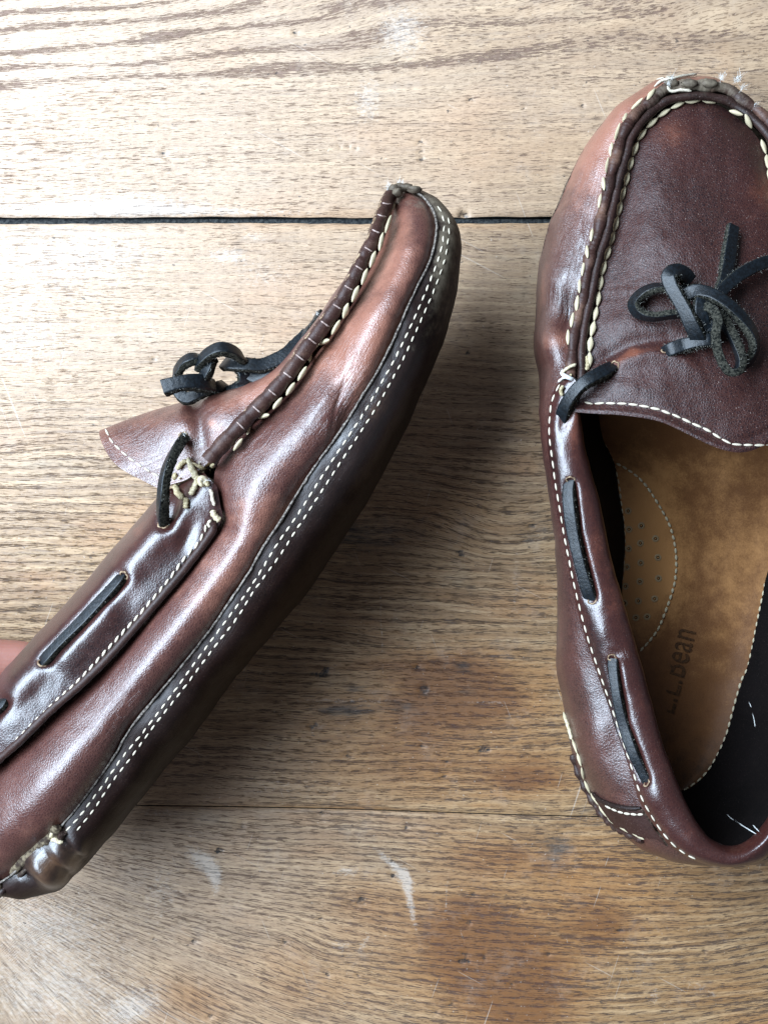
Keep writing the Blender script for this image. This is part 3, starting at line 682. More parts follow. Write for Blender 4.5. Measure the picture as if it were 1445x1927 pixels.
# padded collar along the ankle opening (near side) and its twin on the far side
top_pts = [(386, 888), (352, 905), (322, 915), (299, 934), (272, 968), (244, 1000), (215, 1036), (190, 1062), (159, 1099), (110, 1153), (66, 1199), (33, 1239), (0, 1275), (-45, 1335), (-100, 1450)]
Cc_pts = [(409, 915), (415, 950), (419, 976), (404, 1000), (374, 1043), (338, 1090), (306, 1127), (276, 1162), (244, 1200), (210, 1238), (179, 1270), (149, 1298), (118, 1325), (88, 1352), (56, 1384), (27, 1411), (3, 1432), (-38, 1476), (-84, 1562)]
nC = 160
gC = guide(Cc_pts, [(0, .0885), (.5, .0885), (.75, .0865), (.9, .080), (1, .060)], nC)
gTop = guide(top_pts, [(0, .078), (.2, .068), (.6, .066), (.85, .064), (1, .054)], nC)
c1 = lerp(gC, gTop, .10); c1[:, 2] = gC[:, 2] + .0002
c2 = lerp(gC, gTop, .34); c2[:, 2] = gC[:, 2] + .0004
c3 = lerp(gC, gTop, .58); c3[:, 2] = gC[:, 2] * .97 + gTop[:, 2] * .03
c4 = lerp(gC, gTop, .83); c4[:, 2] = gC[:, 2] * .64 + gTop[:, 2] * .36
c5 = gTop.copy(); c5[:, 2] -= .006; c5[:, :2] -= axis_up[:2] * .003
c6 = lerp(gC, gTop, .62); c6[:, 2] = gTop[:, 2] - .003
c7 = lerp(gC, gTop, .25); c7[:, 2] = gC[:, 2] - .010
colG = across([gC, c1, c2, c3, c4, gTop, c5, c6, c7], 110)
def seg(px, py, x0, y0, x1, y1, r):
    dx, dy = x1 - x0, y1 - y0; t = np.clip(((px - x0) * dx + (py - y0) * dy) / (dx * dx + dy * dy), 0, 1)
    return np.exp(-(((px - x0 - t * dx) ** 2 + (py - y0 - t * dy) ** 2) / r ** 2))
def disp_colL(px, py, G):
    near = np.clip((G[..., 2] - .064) / .006, 0, 1)
    d = -.0030 * seg(px, py, 228, 1090, 85, 1242, 13) - .0028 * seg(px, py, -90, 1420, 4, 1325, 14) - .0022 * seg(px, py, 330, 925, 312, 985, 14)
    d += .0016 * seg(px, py, 200, 1160, 130, 1235, 26) + .0012 * seg(px, py, 235, 1050, 280, 1010, 30) - .0014 * blob(px, py, 352, 1010, 14, 30, 25) + .0012 * blob(px, py, 30, 1275, 40, 30, -45)
    d -= .0004 * seg(px, py, 340, 1030, 40, 1335, 22)
    d += .0006 * (fbm(px / 40, py / 40, 3) - .5)
    return d * near
toneC = lambda px, py: .30 + .30 * blob(px, py, 240, 1000, 60, 40, -45) - .15 * seg(px, py, 360, 1040, 0, 1400, 30)
col_o, colGo, colN = sheet(L, 'collar', colG, (M_collar, M_edge_d, M_lin), .0013, toneC, .02, 0, disp_colL, ref=W(330, 1040, .072) - np.array([-.855, .52, 0]) * 0.0)
cfar = colG.copy(); cfar[..., 2] = .108 - cfar[..., 2]; cfar[..., :2] -= axis_up[:2] * .004
sheet(L, 'collar', cfar, (M_collar, M_edge_d, M_lin), .0013, .3, ref=L.ref, bvh=False)

# raised cut edge under the collar stitching
cp = guide([(397, 985)] + [(x + 9, y + 4) for x, y in [(396, 984), (374, 1020), (338, 1068), (306, 1106), (276, 1141), (244, 1178), (210, 1217), (179, 1250), (149, 1279), (118, 1306), (88, 1332), (56, 1364), (27, 1393), (0, 1416), (-30, 1446)]], [(0, .0905), (.6, .0905), (.85, .087), (1, .084)], 120)
L.tree()
for i in range(len(cp)):
    x, y = topx(cp[i]); P, n = L.hit(x, y, .0006)
    if P is not None: cp[i] = np.array(P)
k1 = np.ones(5) / 5
for a in range(3): cp[2:-2, a] = np.convolve(cp[:, a], k1, 'same')[2:-2]
G = tube_arrays(cp, circ(8, .0014, .0010), (0, 0, 1)); G += rng.normal(0, .00006, G.shape)
tube('collar_piping', G, [M_ridge], rootL, ORG_L, attrs=dict(tone=.25, crease=.2, scuff=.05)); 
cp_px = [(x, y) for x, y in zip(*topx(cp[::8]))]

# hand sewn toe ridge
rid_a = np.array(M_pts); rid_b = np.array([(738, 357), (722, 372), (713, 392), (704, 415), (693, 448), (676, 480), (658, 517), (637, 556), (614, 587), (591, 619), (566, 650), (545, 682), (519, 716), (489, 748), (459, 777), (430, 808), (402, 838)])
rp = [tuple(p) for p in (rid_a * .45 + rid_b * .55)] + [(392, 868)]
rz = [(0, .058), (.05, .068), (.15, .0800), (.3, .0855), (.6, .0885), (1, .0895)]
nR = 260
rg = guide(rp, rz, nR)
ra = np.linspace(0, 1, nR); nst = 15.5
sc_ = 1 - .12 * np.abs(np.cos(np.pi * ra * nst)) ** 7 + rng.normal(0, .012, nR)
wd = np.interp(ra, [0, .05, 1], [.0018, .0024, .0029])
G = tube_arrays(rg, circ(16, 1, .95), (0, 0, 1), np.stack([wd * sc_, wd * sc_], 1)); G += rng.normal(0, .00004, G.shape)
ridge_o = tube('toe_ridge', G, [M_ridge], rootL, ORG_L, attrs=dict(tone=.52 - .3 * (1 - sc_) * 3, crease=.3, scuff=np.clip(.35 - ra * 3, .05, 1)))
# raw pale upper edge of the ridge
ed = guide([tuple(p) for p in rid_b * .96 + rid_a * .04], [(a, b + .0002) for a, b in rz], nR)
G = tube_arrays(ed, circ(6, .0007, .0010), (0, 0, 1)); G += rng.normal(0, .00010, G.shape)
tube('raw_edge', G, [M_edge], ridge_o, ORG_L)
L.add_bvh(tube_arrays(rg, circ(16, 1, .95), (0, 0, 1), wd).reshape(-1, 3), gridF(nR, 16, 0, True))
L.tree()
# ---- threads of the left shoe
for i in range(1, 15):
    a_, b_ = (rid_a[i] + rid_a[i + 1]) / 2, (rid_b[i] + rid_b[i + 1]) / 2
    thread(L, 'wrap_thread', [tuple(a_ * .85 + b_ * .15), tuple(a_ * .6 + b_ * .4 + [1, 1]), tuple(a_ * .35 + b_ * .65 + [1, 1]), tuple(a_ * .1 + b_ * .9)], .00028, M_wrap, .00012, parent=ridge_o, k=6, n=14)
stitches(L, ridge_o, [(745, 372), (735, 398), (723, 425), (710, 460), (693, 494), (676, 530), (655, 567), (634, 602), (611, 635), (586, 668), (565, 698), (539, 732), (508, 765), (478, 797), (447, 828), (432, 846)], 36, SM_thick, .0021, .84, .0012, slant=.16)
row1 = [(760, 350), (785, 357), (806, 366), (822, 385), (830, 400), (835, 417), (835, 436), (833, 456), (827, 481), (821, 499), (814, 517), (799, 554), (782, 594), (764, 633), (745, 672), (724, 710), (701, 750), (680, 785), (630, 860), (594, 916), (572, 951), (548, 987), (524, 1021), (490, 1077), (458, 1125), (435, 1156), (372, 1241), (325, 1306), (266, 1383), (229, 1428), (196, 1476), (173, 1506), (151, 1536), (123, 1566)]
row2 = [(775, 346), (800, 355), (820, 372), (836, 390), (843, 406), (845, 428), (843, 450), (838, 483), (827, 518), (813, 555), (796, 594), (778, 634), (760, 673), (739, 712), (717, 752), (695, 788), (635, 879), (611, 916), (576, 970), (554, 1003), (532, 1038), (473, 1120), (450, 1158), (404, 1218), (341, 1302), (292, 1364), (246, 1427), (209, 1475), (179, 1521), (143, 1566)]
stitches(L, sole_o, row1[3:], 19.5, SM_fine, .00074, .60, .0001, jit=.12)
stitches(L, sole_o, row2[4:], 19.5, SM_fine, .00072, .56, .0001, jit=.12)
stitches(L, col_o, [(390, 986), (384, 1003), (371, 1026), (352, 1046), (322, 1086), (292, 1123), (266, 1153), (233, 1189), (199, 1226), (169, 1259), (140, 1289), (110, 1316), (83, 1342), (50, 1375), (23, 1402), (0, 1422)], 18, SM_fine, .0010, .78, .0005, slant=.2)
stitches(L, plug_o, [(199, 806), (209, 828), (231, 851), (256, 871), (282, 887), (300, 897)], 17, SM_fine, .0008, .75, .0002)
for pts, r, mt in (([(357, 862), (364, 882), (372, 900), (378, 908)], .00085, M_thread), ([(332, 892), (334, 915), (341, 931), (349, 941)], .00082, M_thread_o), ([(336, 884), (346, 872), (354, 867)], .0006, M_thread_o),
                   ([(378, 870), (377, 878), (384, 886), (389, 894)], .00045, M_fine), ([(376, 908), (369, 922), (362, 934)], .00075, M_thread), ([(399, 872), (398, 884), (392, 893)], .0007, M_thread_o),
                   ([(396, 921), (399, 928), (400, 938), (404, 952)], .00045, M_fine), ([(400, 960), (405, 970), (415, 980)], .0008, M_thread), ([(398, 978), (393, 985), (396, 992)], .0004, M_fine), ([(354, 940), (353, 950), (352, 958)], .0007, M_thread_o), ([(341, 900), (336, 912), (338, 926)], .0006, M_thread), ([(372, 905), (384, 906), (396, 914)], .0007, M_thread_o), ([(366, 872), (380, 880), (392, 890)], .0006, M_thread_o)):
    thread(L, 'thread', pts, r * 1.35, mt, .0012)
# knot
P, n_ = L.hit(386, 908, .0014)
ka = np.linspace(0, 2 * np.pi * 2.5, 60); kr = .0012
KP = np.array(P) + np.stack([kr * np.cos(ka) * (.75 + .25 * np.cos(ka * .7)), kr * np.sin(ka) * (.7 + .3 * np.sin(ka * .45)), .0010 * np.sin(ka * .5)], 1)
G = tube_arrays(KP, circ(7, .0009, .0008), (0, 0, 1)); tube('thread_knot', G, [M_thread], rootL, ORG_L)
# heel seam flap and its thick threads
hp = [(106, 1552), (97, 1570), (80, 1582), (66, 1598), (48, 1612), (30, 1630), (14, 1650), (0, 1662), (-16, 1676)]
hg = []
for x, y in hp:
    P, n_ = L.hit(x, y, .0008); hg.append(np.array(P) if P is not None else W(x, y, .075))
hg = catmull(hg, 140); ha = np.linspace(0, 1, 140)
G = tube_arrays(hg, circ(10, 1, .6), (0, 0, 1), .0019 + .0005 * np.sin(ha * 46) * np.clip(ha * 5, 0, 1)); G += rng.normal(0, .00012, G.shape)
flap = tube('heel_flap', G, [M_flap], rootL, ORG_L)
hg2 = hg + np.array([.0020, -.0020, -.0006]); G = tube_arrays(hg2, circ(8, .0011, .0014), (0, 0, 1), 1 + .25 * np.sin(ha * 46 + .8)); tube('flap_edge', G, [M_ridge], flap, ORG_L, attrs=dict(tone=.1, crease=0, scuff=.4))
thread(L, 'thread', [(97, 1562), (96, 1574), (104, 1581), (116, 1583), (124, 1580)], .00085, M_thread, .0012)
# side lace in the collar, lace over the corner
lace(L, [(233, 1084, -.0012), (226, 1093, .0008), (195, 1128, .0016), (157, 1169, .0018), (115, 1210, .0016), (88, 1240, .0008), (82, 1248, -.0014)], .0040, .0030, up=(-.45, .35, .8), fuzz=.5)
lace(L, [(-70, 1400, .0004), (-30, 1360, .001), (-8, 1336, .001), (6, 1325, .0004), (10, 1320, -.0012)], .0042, .0030, up=(-.45, .35, .8), fuzz=.4)
lace(L, [(347, 824, .080), (339, 836, .0835), (326, 858, .0905), (315, 884, .0945), (309, 912, .0955), (307, 945, .0935), (307, 975, .0875), (309, 988, .084)], .0034, .0034, up=(-.75, .1, .65), absz=True, fuzz=.8)
for (x, y, r) in ((346, 823, 9), (308, 986, 9), (235, 1082, 8), (81, 1248, 8)):
    P, n_ = L.hit(x, y, .00025)
    if P is None: continue
    a = np.linspace(0, 2 * np.pi, 21); u = n_.orthogonal().normalized(); v = n_.cross(u)
    ring = np.array([np.array(P + u * math.cos(t) * r * .00019 * (1 + .15 * math.sin(5 * t)) + v * math.sin(t) * r * .00019) for t in a])
    G = tube_arrays(ring, circ(6, .00035, .00030), tuple(n_)); tube('lace_hole', G, [M_edge], rootL, ORG_L, caps=False)
# bow seen from the side
bow = lambda pts, w=.0042, t=.0024, **k: lace(L, pts, w, t, absz=True, n=44, **k)
bow([(604, 588, .064), (594, 604, .066), (580, 622, .068), (568, 640, .068)], .0030, .0022, up=(-.8, .5, .4), fuzz=1.0)
bow([(580, 628, .066), (560, 648, .068), (540, 668, .070), (518, 680, .071), (494, 688, .072), (466, 687, .073), (436, 685, .072), (425, 684, .068)], .0050, .0026, up=(-.1, .3, .9))
bow([(374, 690, .074), (380, 678, .077), (396, 664, .079), (416, 657, .080), (438, 662, .078), (455, 676, .074), (462, 690, .070)], .0044, .0028, up=(-.2, .5, .8), fuzz=.6)
bow([(333, 718, .070), (334, 702, .073), (345, 685, .075), (362, 676, .076), (380, 677, .074)], .0040, .0030, up=(-.2, .6, .7), fuzz=.7)
bow([(308, 731, .079), (330, 724, .079), (354, 720, .078), (380, 722, .075), (398, 728, .070)], .0052, .0042, up=(0, .2, .98), fuzz=.8)
bow([(336, 716, .066), (338, 738, .067), (352, 750, .068), (372, 742, .069), (392, 734, .068), (410, 730, .066), (420, 728, .062)], .0040, .0034, up=(0, .2, .98), fuzz=.8)
bow([(448, 690, .070), (458, 706, .070), (456, 722, .068), (442, 732, .066), (424, 738, .064)], .0038, .0030, up=(.3, .2, .9), fuzz=.9)
bow([(458, 700, .068), (480, 712, .069), (502, 714, .070), (518, 706, .070), (534, 690, .068), (548, 674, .066)], .0040, .0040, up=(0, .1, .98), fuzz=.8)
bow([(376, 720, .072), (388, 704, .075), (394, 690, .076), (400, 676, .074)], .0040, .0030, up=(-.5, .2, .8), fuzz=.6)
def lump(shoe, parent, P, rx, ry, rz, name='torn_edge', sf=.6):
    a = []; k = 10
    for i in range(9):
        th_ = math.pi * i / 8
        for j in range(k):
            ph_ = 2 * math.pi * j / k; r = 1 + rng.normal(0, .09)
            a.append(np.array(P) + np.array([math.cos(th_) * rx * r, math.sin(th_) * math.cos(ph_) * ry * r, math.sin(th_) * math.sin(ph_) * rz * r]))
    return mesh_obj(name, np.array(a), gridF(9, k, 0, True), [M_ridge], parent, shoe.org, attrs=dict(tone=np.full(90, .15), crease=np.full(90, .4), scuff=np.full(90, sf)))
for (x, y, z, a, b) in ((742, 357, .061, .0022, .0019), (752, 353, .060, .0024, .0016), (765, 353, .061, .0026, .0014), (748, 362, .064, .0018, .0016), (780, 357, .064, .0026, .0013)):
    lump(L, ridge_o, W(x, y, z), a, b, .0030)
fibres(L, 'loose_fibres', M_fib, [(W(732, 352, .062), (-.6, .7, .2), 34, .0022, .0015), (W(754, 348, .058), (.1, 1, .1), 30, .0022, .0015), (W(349, 817, .085), (0, .8, .4), 14, .0014, .0012), (W(597, 592, .068), (-.4, .8, .2), 22, .0015, .0015), (W(352, 958, .089), (0, -.8, .3), 12, .0014, .0006), (W(385, 905, .092), (.2, .2, .6), 20, .0014, .0014)])
fibres(L, 'dark_fibres', M_edge_d, [(W(x, y, z), (.9, .2, .1), 3, .0011, .0012) for x, y, z in ((829, 386, .053), (863, 439, .053), (867, 469, .053), (865, 514, .053), (857, 564, .053), (843, 613, .053))], None, .00012)

# ================================================================== SHOE STANDING ON THE TABLE (right)
ORG_R = (.13, .0, 0)
rootR = thing('moccasin', 'brown leather moccasin standing upright with its opening, tan footbed and black bow seen from above', 'shoe', ORG_R, 'pair of worn brown leather moccasins')
R = Shoe(rootR, ORG_R, W(1290, 900, .030))
def mirror(P, f=.92):
    """the other half of a traced half: reflect over the shoe's long axis"""
    P = np.asarray(P, float); Q = P.copy()
    yt = -P[:, 1] / S + CY; xt = 1258 + (yt - 215) / 1330 * 42; ax = (xt - CX) * S
    Q[:, 0] = ax + (ax - P[:, 0]) * f; return Q
def half(pts, zs, n, end=True):
    return guide(pts, zs, n)
def ring(pts, zs, n, f=.92):
    a = guide(pts, zs, n); b = mirror(a, f)[::-1]
    # pull both halves together where they meet at toe and heel
    m0 = (a[0] + b[-1]) / 2; m1 = (a[-1] + b[0]) / 2
    w0 = np.clip(1 - np.arange(n) / 14.0, 0, 1)[:, None] ** 2; w1 = w0[::-1]
    a = a + (m0 - a[0]) * w0 + (m1 - a[-1]) * w1
    b = b + (m1 - b[0]) * w0 + (m0 - b[-1]) * w1
    return np.vstack([a, b[1:-1]])
NH = 170
out_pts = [(1298, 146), (1261, 148), (1230, 157), (1204, 169), (1179, 186), (1154, 205), (1125, 237), (1100, 272), (1081, 306), (1062, 344), (1047, 382), (1034, 410), (1023, 448), (1015, 486), (1009, 536), (1005, 580), (1004, 620), (1006, 661), (1012, 712), (1022, 760), (1030, 817), (1035, 867), (1039, 930), (1043, 1000), (1045, 1080), (1046, 1150), (1046, 1200), (1049, 1277), (1058, 1323), (1066, 1385), (1083, 1446), (1104, 1494), (1131, 1538), (1165, 1566), (1215, 1590), (1265, 1604), (1318, 1609)]
seamo_pts = [(1305, 152), (1270, 152), (1248, 157), (1223, 180), (1191, 204), (1166, 240), (1151, 278), (1144, 306), (1139, 331), (1132, 366), (1122, 407), (1114, 442), (1106, 470), (1097, 508), (1091, 536), (1088, 564), (1081, 589), (1070, 627), (1067, 661), (1064, 690),
             (1056, 712), (1040, 742), (1033, 784), (1032, 830), (1037, 872), (1043, 920), (1052, 970), (1064, 1024), (1075, 1085), (1088, 1144), (1101, 1192), (1119, 1248), (1132, 1286), (1148, 1332), (1163, 1379), (1179, 1425), (1194, 1471), (1206, 1505), (1225, 1539), (1243, 1566), (1265, 1591), (1300, 1612), (1345, 1624), (1392, 1624)]
rF = ring(out_pts, [(0, .022), (.3, .0215), (.45, .024), (.7, .024), (.85, .020), (1, .022)], NH)
rT = ring(seamo_pts, [(0, .041), (.12, .040), (.3, .049), (.40, .058), (.47, .060), (.62, .056), (.8, .058), (.92, .064), (1, .064)], NH)
n2 = 2 * NH - 2
hh = np.minimum(np.arange(n2), n2 - np.arange(n2)) / (NH - 1.0)          # 0 at the toe, 1 at the heel
ctr = W(1290, 900, .0); 
def inward(G, mm, z):
    T = np.roll(G, -1, 0) - np.roll(G, 1, 0); nn = np.stack([-T[:, 1], T[:, 0]], 1); nn /= np.linalg.norm(nn, axis=1, keepdims=True)
    s_ = np.sign(np.sum(nn * (ctr[:2] - G[:, :2]), 1, keepdims=True)); s_ = np.sign(np.median(s_)); Q = G.copy(); Q[:, :2] += nn * s_ * np.reshape(mm, (-1, 1)); Q[:, 2] = z; return Q
# sole: raised edge, outer bulge, footprint
s1 = inward(rF, .0014, .0); s1[:, 2] = rF[:, 2] - .006
s2 = inward(rF, .0040, .0075); s3 = inward(rF, .0095, .0012); s4 = inward(rF, .016, .0008)
rFe = inward(rF, .0005, 0); rFe[:, 2] = rF[:, 2] + .0004
s5 = s4.copy(); s5[:, :2] = s4[:, :2] * .3 + ctr[:2] * .7; s5[:, 2] = .0008
soleR = across([rFe, s1, s2, s3, s4, s5], 44)
toneSR = lambda px, py: .15 + 0 * px
scuffSR = lambda px, py: .75 * np.clip((470 - py) / 200, 0, 1) + .12 + .35 * blob(px, py, 1085, 1420, 40, 60)
soleR_o, _, _ = sheet(R, 'sole', soleR, (M_sole, M_edge_d, M_lin), .0018, toneSR, .1, scuffSR, lambda px, py, G: .0005 * (fbm(px / 25, py / 25, 3) - .5) - .0010 * (np.abs(np.sin(py / 26.)) ** 8) * np.clip((py - 1300) / 60, 0, 1) * (G[..., 2] > .008), closed=True, ref=ctr + np.array([0, 0, .012]))
# side wall
w1 = rF * .8 + rT * .2; w2 = rF * .5 + rT * .5; w3 = rF * .2 + rT * .8
ob = np.interp(hh, [0, .08, .3, .42, .6, .8, .92, 1], [.0010, .0022, .0050, .0036, .0022, .0050, .0046, .0010])
def outw(G, a): 
    Q = inward(G, -a, 0); Q[:, 2] = G[:, 2] + a * .45; return Q
w1 = outw(w1, ob * .35); w2 = outw(w2, ob * .9); w3 = outw(w3, ob * .75)
rFb = rF.copy(); rFb[:, 2] -= .0012; rFb = inward(rFb, .0006, 0) * 1.0; rFb[:, 2] = rF[:, 2] - .0012
wallR = across([rT, w3, w2, w1, rFb], 60)
def disp_wallR(px, py, G):
    d = .0007 * (fbm(px / 50, py / 50, 3) - .5) * 2
    d += -.0048 * blob(px, py, 1062, 585, 20, 40, 15) + .0022 * blob(px, py, 1035, 640, 22, 34, 10) - .0030 * blob(px, py, 1072, 650, 14, 40) + .0014 * blob(px, py, 1040, 520, 24, 40)
    for k_ in range(9):
        y0 = 372 + k_ * 13; d -= .00035 * np.exp(-((py - y0 + (px - 1100) * (.9 - .05 * k_) + 4 * np.sin(px / 13. + k_)) / 3.0) ** 2) * blob(px, py, 1095, 430, 36, 70)
    for k_ in range(6):
        y0 = 570 + k_ * 9; d -= .00035 * np.exp(-((py - y0 + (px - 1060) * (.6 - .07 * k_)) / 2.4) ** 2) * blob(px, py, 1055, 590, 26, 34)
    d += .0030 * blob(px, py, 1130, 1400, 34, 90, -12) + .0012 * blob(px, py, 1085, 1250, 30, 80, -5)
    return d
creaseR = lambda px, py: np.clip(.55 * blob(px, py, 1095, 425, 45, 75) + .7 * blob(px, py, 1058, 590, 30, 40) + .08, 0, 1)
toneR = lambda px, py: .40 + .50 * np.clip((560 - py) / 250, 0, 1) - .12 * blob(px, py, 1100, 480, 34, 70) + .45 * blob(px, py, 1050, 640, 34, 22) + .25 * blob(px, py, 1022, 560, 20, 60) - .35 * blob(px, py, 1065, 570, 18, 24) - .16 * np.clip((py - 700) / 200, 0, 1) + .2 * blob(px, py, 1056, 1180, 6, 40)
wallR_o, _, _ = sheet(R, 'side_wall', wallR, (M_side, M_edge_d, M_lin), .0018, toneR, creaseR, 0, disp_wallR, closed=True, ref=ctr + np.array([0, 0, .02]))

# heel patch: a second layer of leather at the back
yH = np.array
# footbed
fbL = [(1300, 215), (1230, 260), (1185, 330), (1150, 430), (1122, 560), (1112, 680), (1118, 760), (1129, 826), (1144, 854), (1154, 880), (1160, 908), (1166, 955), (1171, 996), (1171, 1043), (1167, 1094), (1166, 1160), (1170, 1240), (1182, 1320), (1200, 1400), (1225, 1460), (1255, 1486), (1283, 1493)]
fbR = [(1302, 215), (1390, 260), (1440, 340), (1470, 450), (1490, 580), (1496, 700), (1490, 800), (1482, 880), (1476, 940), (1465, 1000), (1453, 1060), (1443, 1094), (1437, 1122), (1428, 1166), (1418, 1215), (1410, 1255), (1399, 1285), (1391, 1310), (1380, 1348), (1368, 1388), (1350, 1428), (1326, 1466), (1300, 1488), (1284, 1494)]
nB = 170
gL = guide(fbL, [(0, .012), (.35, .015), (.55, .020), (.7, .016), (1, .0155)], nB); gR = guide(fbR, [(0, .012), (.5, .013), (1, .0155)], nB)
gm = lerp(gL, gR, .5); gm[:, 2] = .0115; gq = lerp(gL, gR, .2); gq[:, 2] = gL[:, 2] * .45 + .0115 * .55; gp = lerp(gL, gR, .82); gp[:, 2] = .0122
bedG = across([gL, gq, gm, gp, gR], 60)
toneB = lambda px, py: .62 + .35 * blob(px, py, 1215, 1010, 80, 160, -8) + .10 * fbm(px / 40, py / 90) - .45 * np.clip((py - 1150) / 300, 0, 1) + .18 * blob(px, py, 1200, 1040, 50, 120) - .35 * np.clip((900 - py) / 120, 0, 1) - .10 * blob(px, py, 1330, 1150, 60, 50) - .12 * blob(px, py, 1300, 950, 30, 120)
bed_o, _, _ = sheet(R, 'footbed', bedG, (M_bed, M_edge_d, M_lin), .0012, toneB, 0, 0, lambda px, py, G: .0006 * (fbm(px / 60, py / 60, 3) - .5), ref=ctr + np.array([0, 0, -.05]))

# collar: padded roll round the opening
co_pts = [(1072, 706), (1056, 714), (1038, 742), (1031, 784), (1029, 830), (1034, 872), (1040, 920), (1049, 970), (1061, 1024), (1072, 1085), (1085, 1144), (1098, 1192), (1116, 1248), (1129, 1286), (1145, 1332), (1160, 1379), (1176, 1425), (1191, 1471), (1203, 1505), (1222, 1541), (1240, 1568), (1263, 1594), (1298, 1616), (1345, 1630), (1394, 1630), (1436, 1617), (1480, 1578), (1520, 1520), (1556, 1450), (1592, 1370), (1625, 1270), (1652, 1170), (1672, 1060), (1686, 950), (1690, 860), (1690, 780), (1680, 730)]
ci_pts = [(1086, 730), (1090, 770), (1097, 820), (1105, 860), (1116, 902), (1129, 949), (1141, 1012), (1154, 1069), (1169, 1122), (1182, 1166), (1194, 1208), (1204, 1242), (1219, 1299), (1234, 1354), (1247, 1403), (1263, 1446), (1281, 1489), (1300, 1530), (1321, 1564), (1340, 1584), (1368, 1597), (1398, 1594), (1425, 1577), (1447, 1549), (1470, 1500), (1492, 1440), (1516, 1370), (1542, 1290), (1566, 1210), (1588, 1120), (1602, 1040), (1610, 960), (1612, 890), (1610, 820), (1606, 760)]
cmid = [(1082, 716), (1074, 760), (1068, 820), (1070, 868), (1080, 910), (1092, 955), (1105, 1012), (1117, 1070), (1130, 1122), (1144, 1168), (1156, 1208), (1169, 1250), (1184, 1306), (1199, 1360), (1212, 1408), (1228, 1452), (1246, 1498), (1266, 1541), (1292, 1580), (1320, 1606), (1360, 1622), (1396, 1620), (1430, 1600), (1462, 1560), (1490, 1512), (1520, 1445), (1548, 1375), (1578, 1290), (1605, 1205), (1626, 1115), (1640, 1035), (1648, 955), (1650, 885), (1650, 820), (1645, 745)]
nc = 330
eL = [(0, .0), (1, .0)]
gO = guide(co_pts, [(0, .0625), (.06, .0610), (.2, .0585), (.33, .0600), (.46, .0655), (.52, .0670), (.60, .0655), (.8, .0590), (1, .0625)], nc)
gMd = guide(cmid, [(0, .0670), (.2, .0655), (.33, .0670), (.46, .0720), (.52, .0735), (.60, .0720), (.8, .0655), (1, .0670)], nc)
gI = guide(ci_pts, [(0, .0640), (.2, .0620), (.33, .0635), (.46, .0690), (.52, .0700), (.60, .0690), (.8, .0620), (1, .0640)], nc)
o1 = gO * .6 + gMd * .4; o1[:, 2] += .0016
i1 = gMd * .4 + gI * .6; i1[:, 2] += .0016
iu = gI.copy(); iu[:, 2] -= .0045
# lining runs from the roll down to the footbed edge
def bedring():
    a = guide(fbL[6:] , [(0, .018), (.35, .019), (.6, .016), (1, .0152)], 170)
    b = guide(fbR[::-1][:17], [(0, .0152), (1, .014)], 161)
    return np.vstack([a, b[1:]])
br = bedring(); br = catmull(br[::5], nc)
lm = lerp(iu, br, .5); ctr_l = br.mean(0); dxy = lm[:, :2] - ctr_l[:2]; lm[:, :2] += dxy / np.linalg.norm(dxy, axis=1, keepdims=True) * .0065
brd = br.copy(); brd[:, 2] -= .0006
iu2 = iu.copy(); dd = iu[:, :2] - ctr_l[:2]; iu2[:, :2] += dd / np.linalg.norm(dd, axis=1, keepdims=True) * .0030; iu2[:, 2] -= .003
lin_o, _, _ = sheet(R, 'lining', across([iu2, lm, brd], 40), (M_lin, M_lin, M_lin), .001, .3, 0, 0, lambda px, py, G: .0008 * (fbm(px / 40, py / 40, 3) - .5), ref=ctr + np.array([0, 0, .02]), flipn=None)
colR = across([gO, o1, gMd, i1, gI, iu, iu2], 64)
def disp_colR(px, py, G):
    up = np.clip((G[..., 2] - .056) / .004, 0, 1)
    d = -.0030 * np.maximum.reduce([seg(px, py, 1074, 915, 1081, 1005, 10), seg(px, py, 1081, 1005, 1112, 1120, 10), seg(px, py, 1154, 1250, 1169, 1365, 10), seg(px, py, 1169, 1365, 1210, 1465, 10)])
    d += .0008 * blob(px, py, 1130, 1180, 26, 34, -15) + .0010 * blob(px, py, 1232, 1500, 26, 30) - .0008 * blob(px, py, 1160, 1228, 12, 4) - .0012 * seg(px, py, 1058, 800, 1090, 740, 12)
    d += .0005 * (fbm(px / 30, py / 30, 3) - .5)
    return d * up
toneCR = lambda px, py: .50 + .25 * blob(px, py, 1078, 820, 20, 60) + .2 * seg(px, py, 1160, 1060, 1270, 1440, 12) - .28 * seg(px, py, 1035, 830, 1160, 1370, 16) + .12 * blob(px, py, 1400, 1610, 90, 40)
colR_o, _, _ = sheet(R, 'collar', colR, (M_collar, M_edge_d, M_lin), .0013, toneCR, lambda px, py: .02 + .4 * blob(px, py, 1170, 1232, 22, 10), 0, disp_colR, ref=None, flipn=None)

# vamp plug and tongue, one piece of leather
I_pts = [(1311, 186), (1273, 194), (1254, 204), (1236, 217), (1217, 234), (1199, 259), (1188, 287), (1179, 316), (1173, 344), (1165, 372), (1157, 407), (1149, 442), (1141, 467), (1132, 498), (1124, 536), (1119, 570), (1113, 600), (1107, 630), (1103, 660), (1103, 690), (1098, 720), (1090, 750), (1081, 776)]
Q_pts = [(1311, 186), (1290, 205), (1272, 230), (1258, 262), (1246, 300), (1236, 350), (1228, 410), (1222, 470), (1218, 530), (1214, 590), (1212, 650), (1214, 700), (1222, 745), (1230, 791)]
C_mid = [(1311, 186), (1313, 215), (1315, 260), (1320, 320), (1328, 400), (1337, 480), (1347, 560), (1358, 640), (1368, 710), (1380, 780), (1392, 852)]
nP = 200
pI = guide(I_pts, [(0, .0405), (.12, .0405), (.5, .050), (.8, .0605), (.9, .064), (1, .0675)], nP)
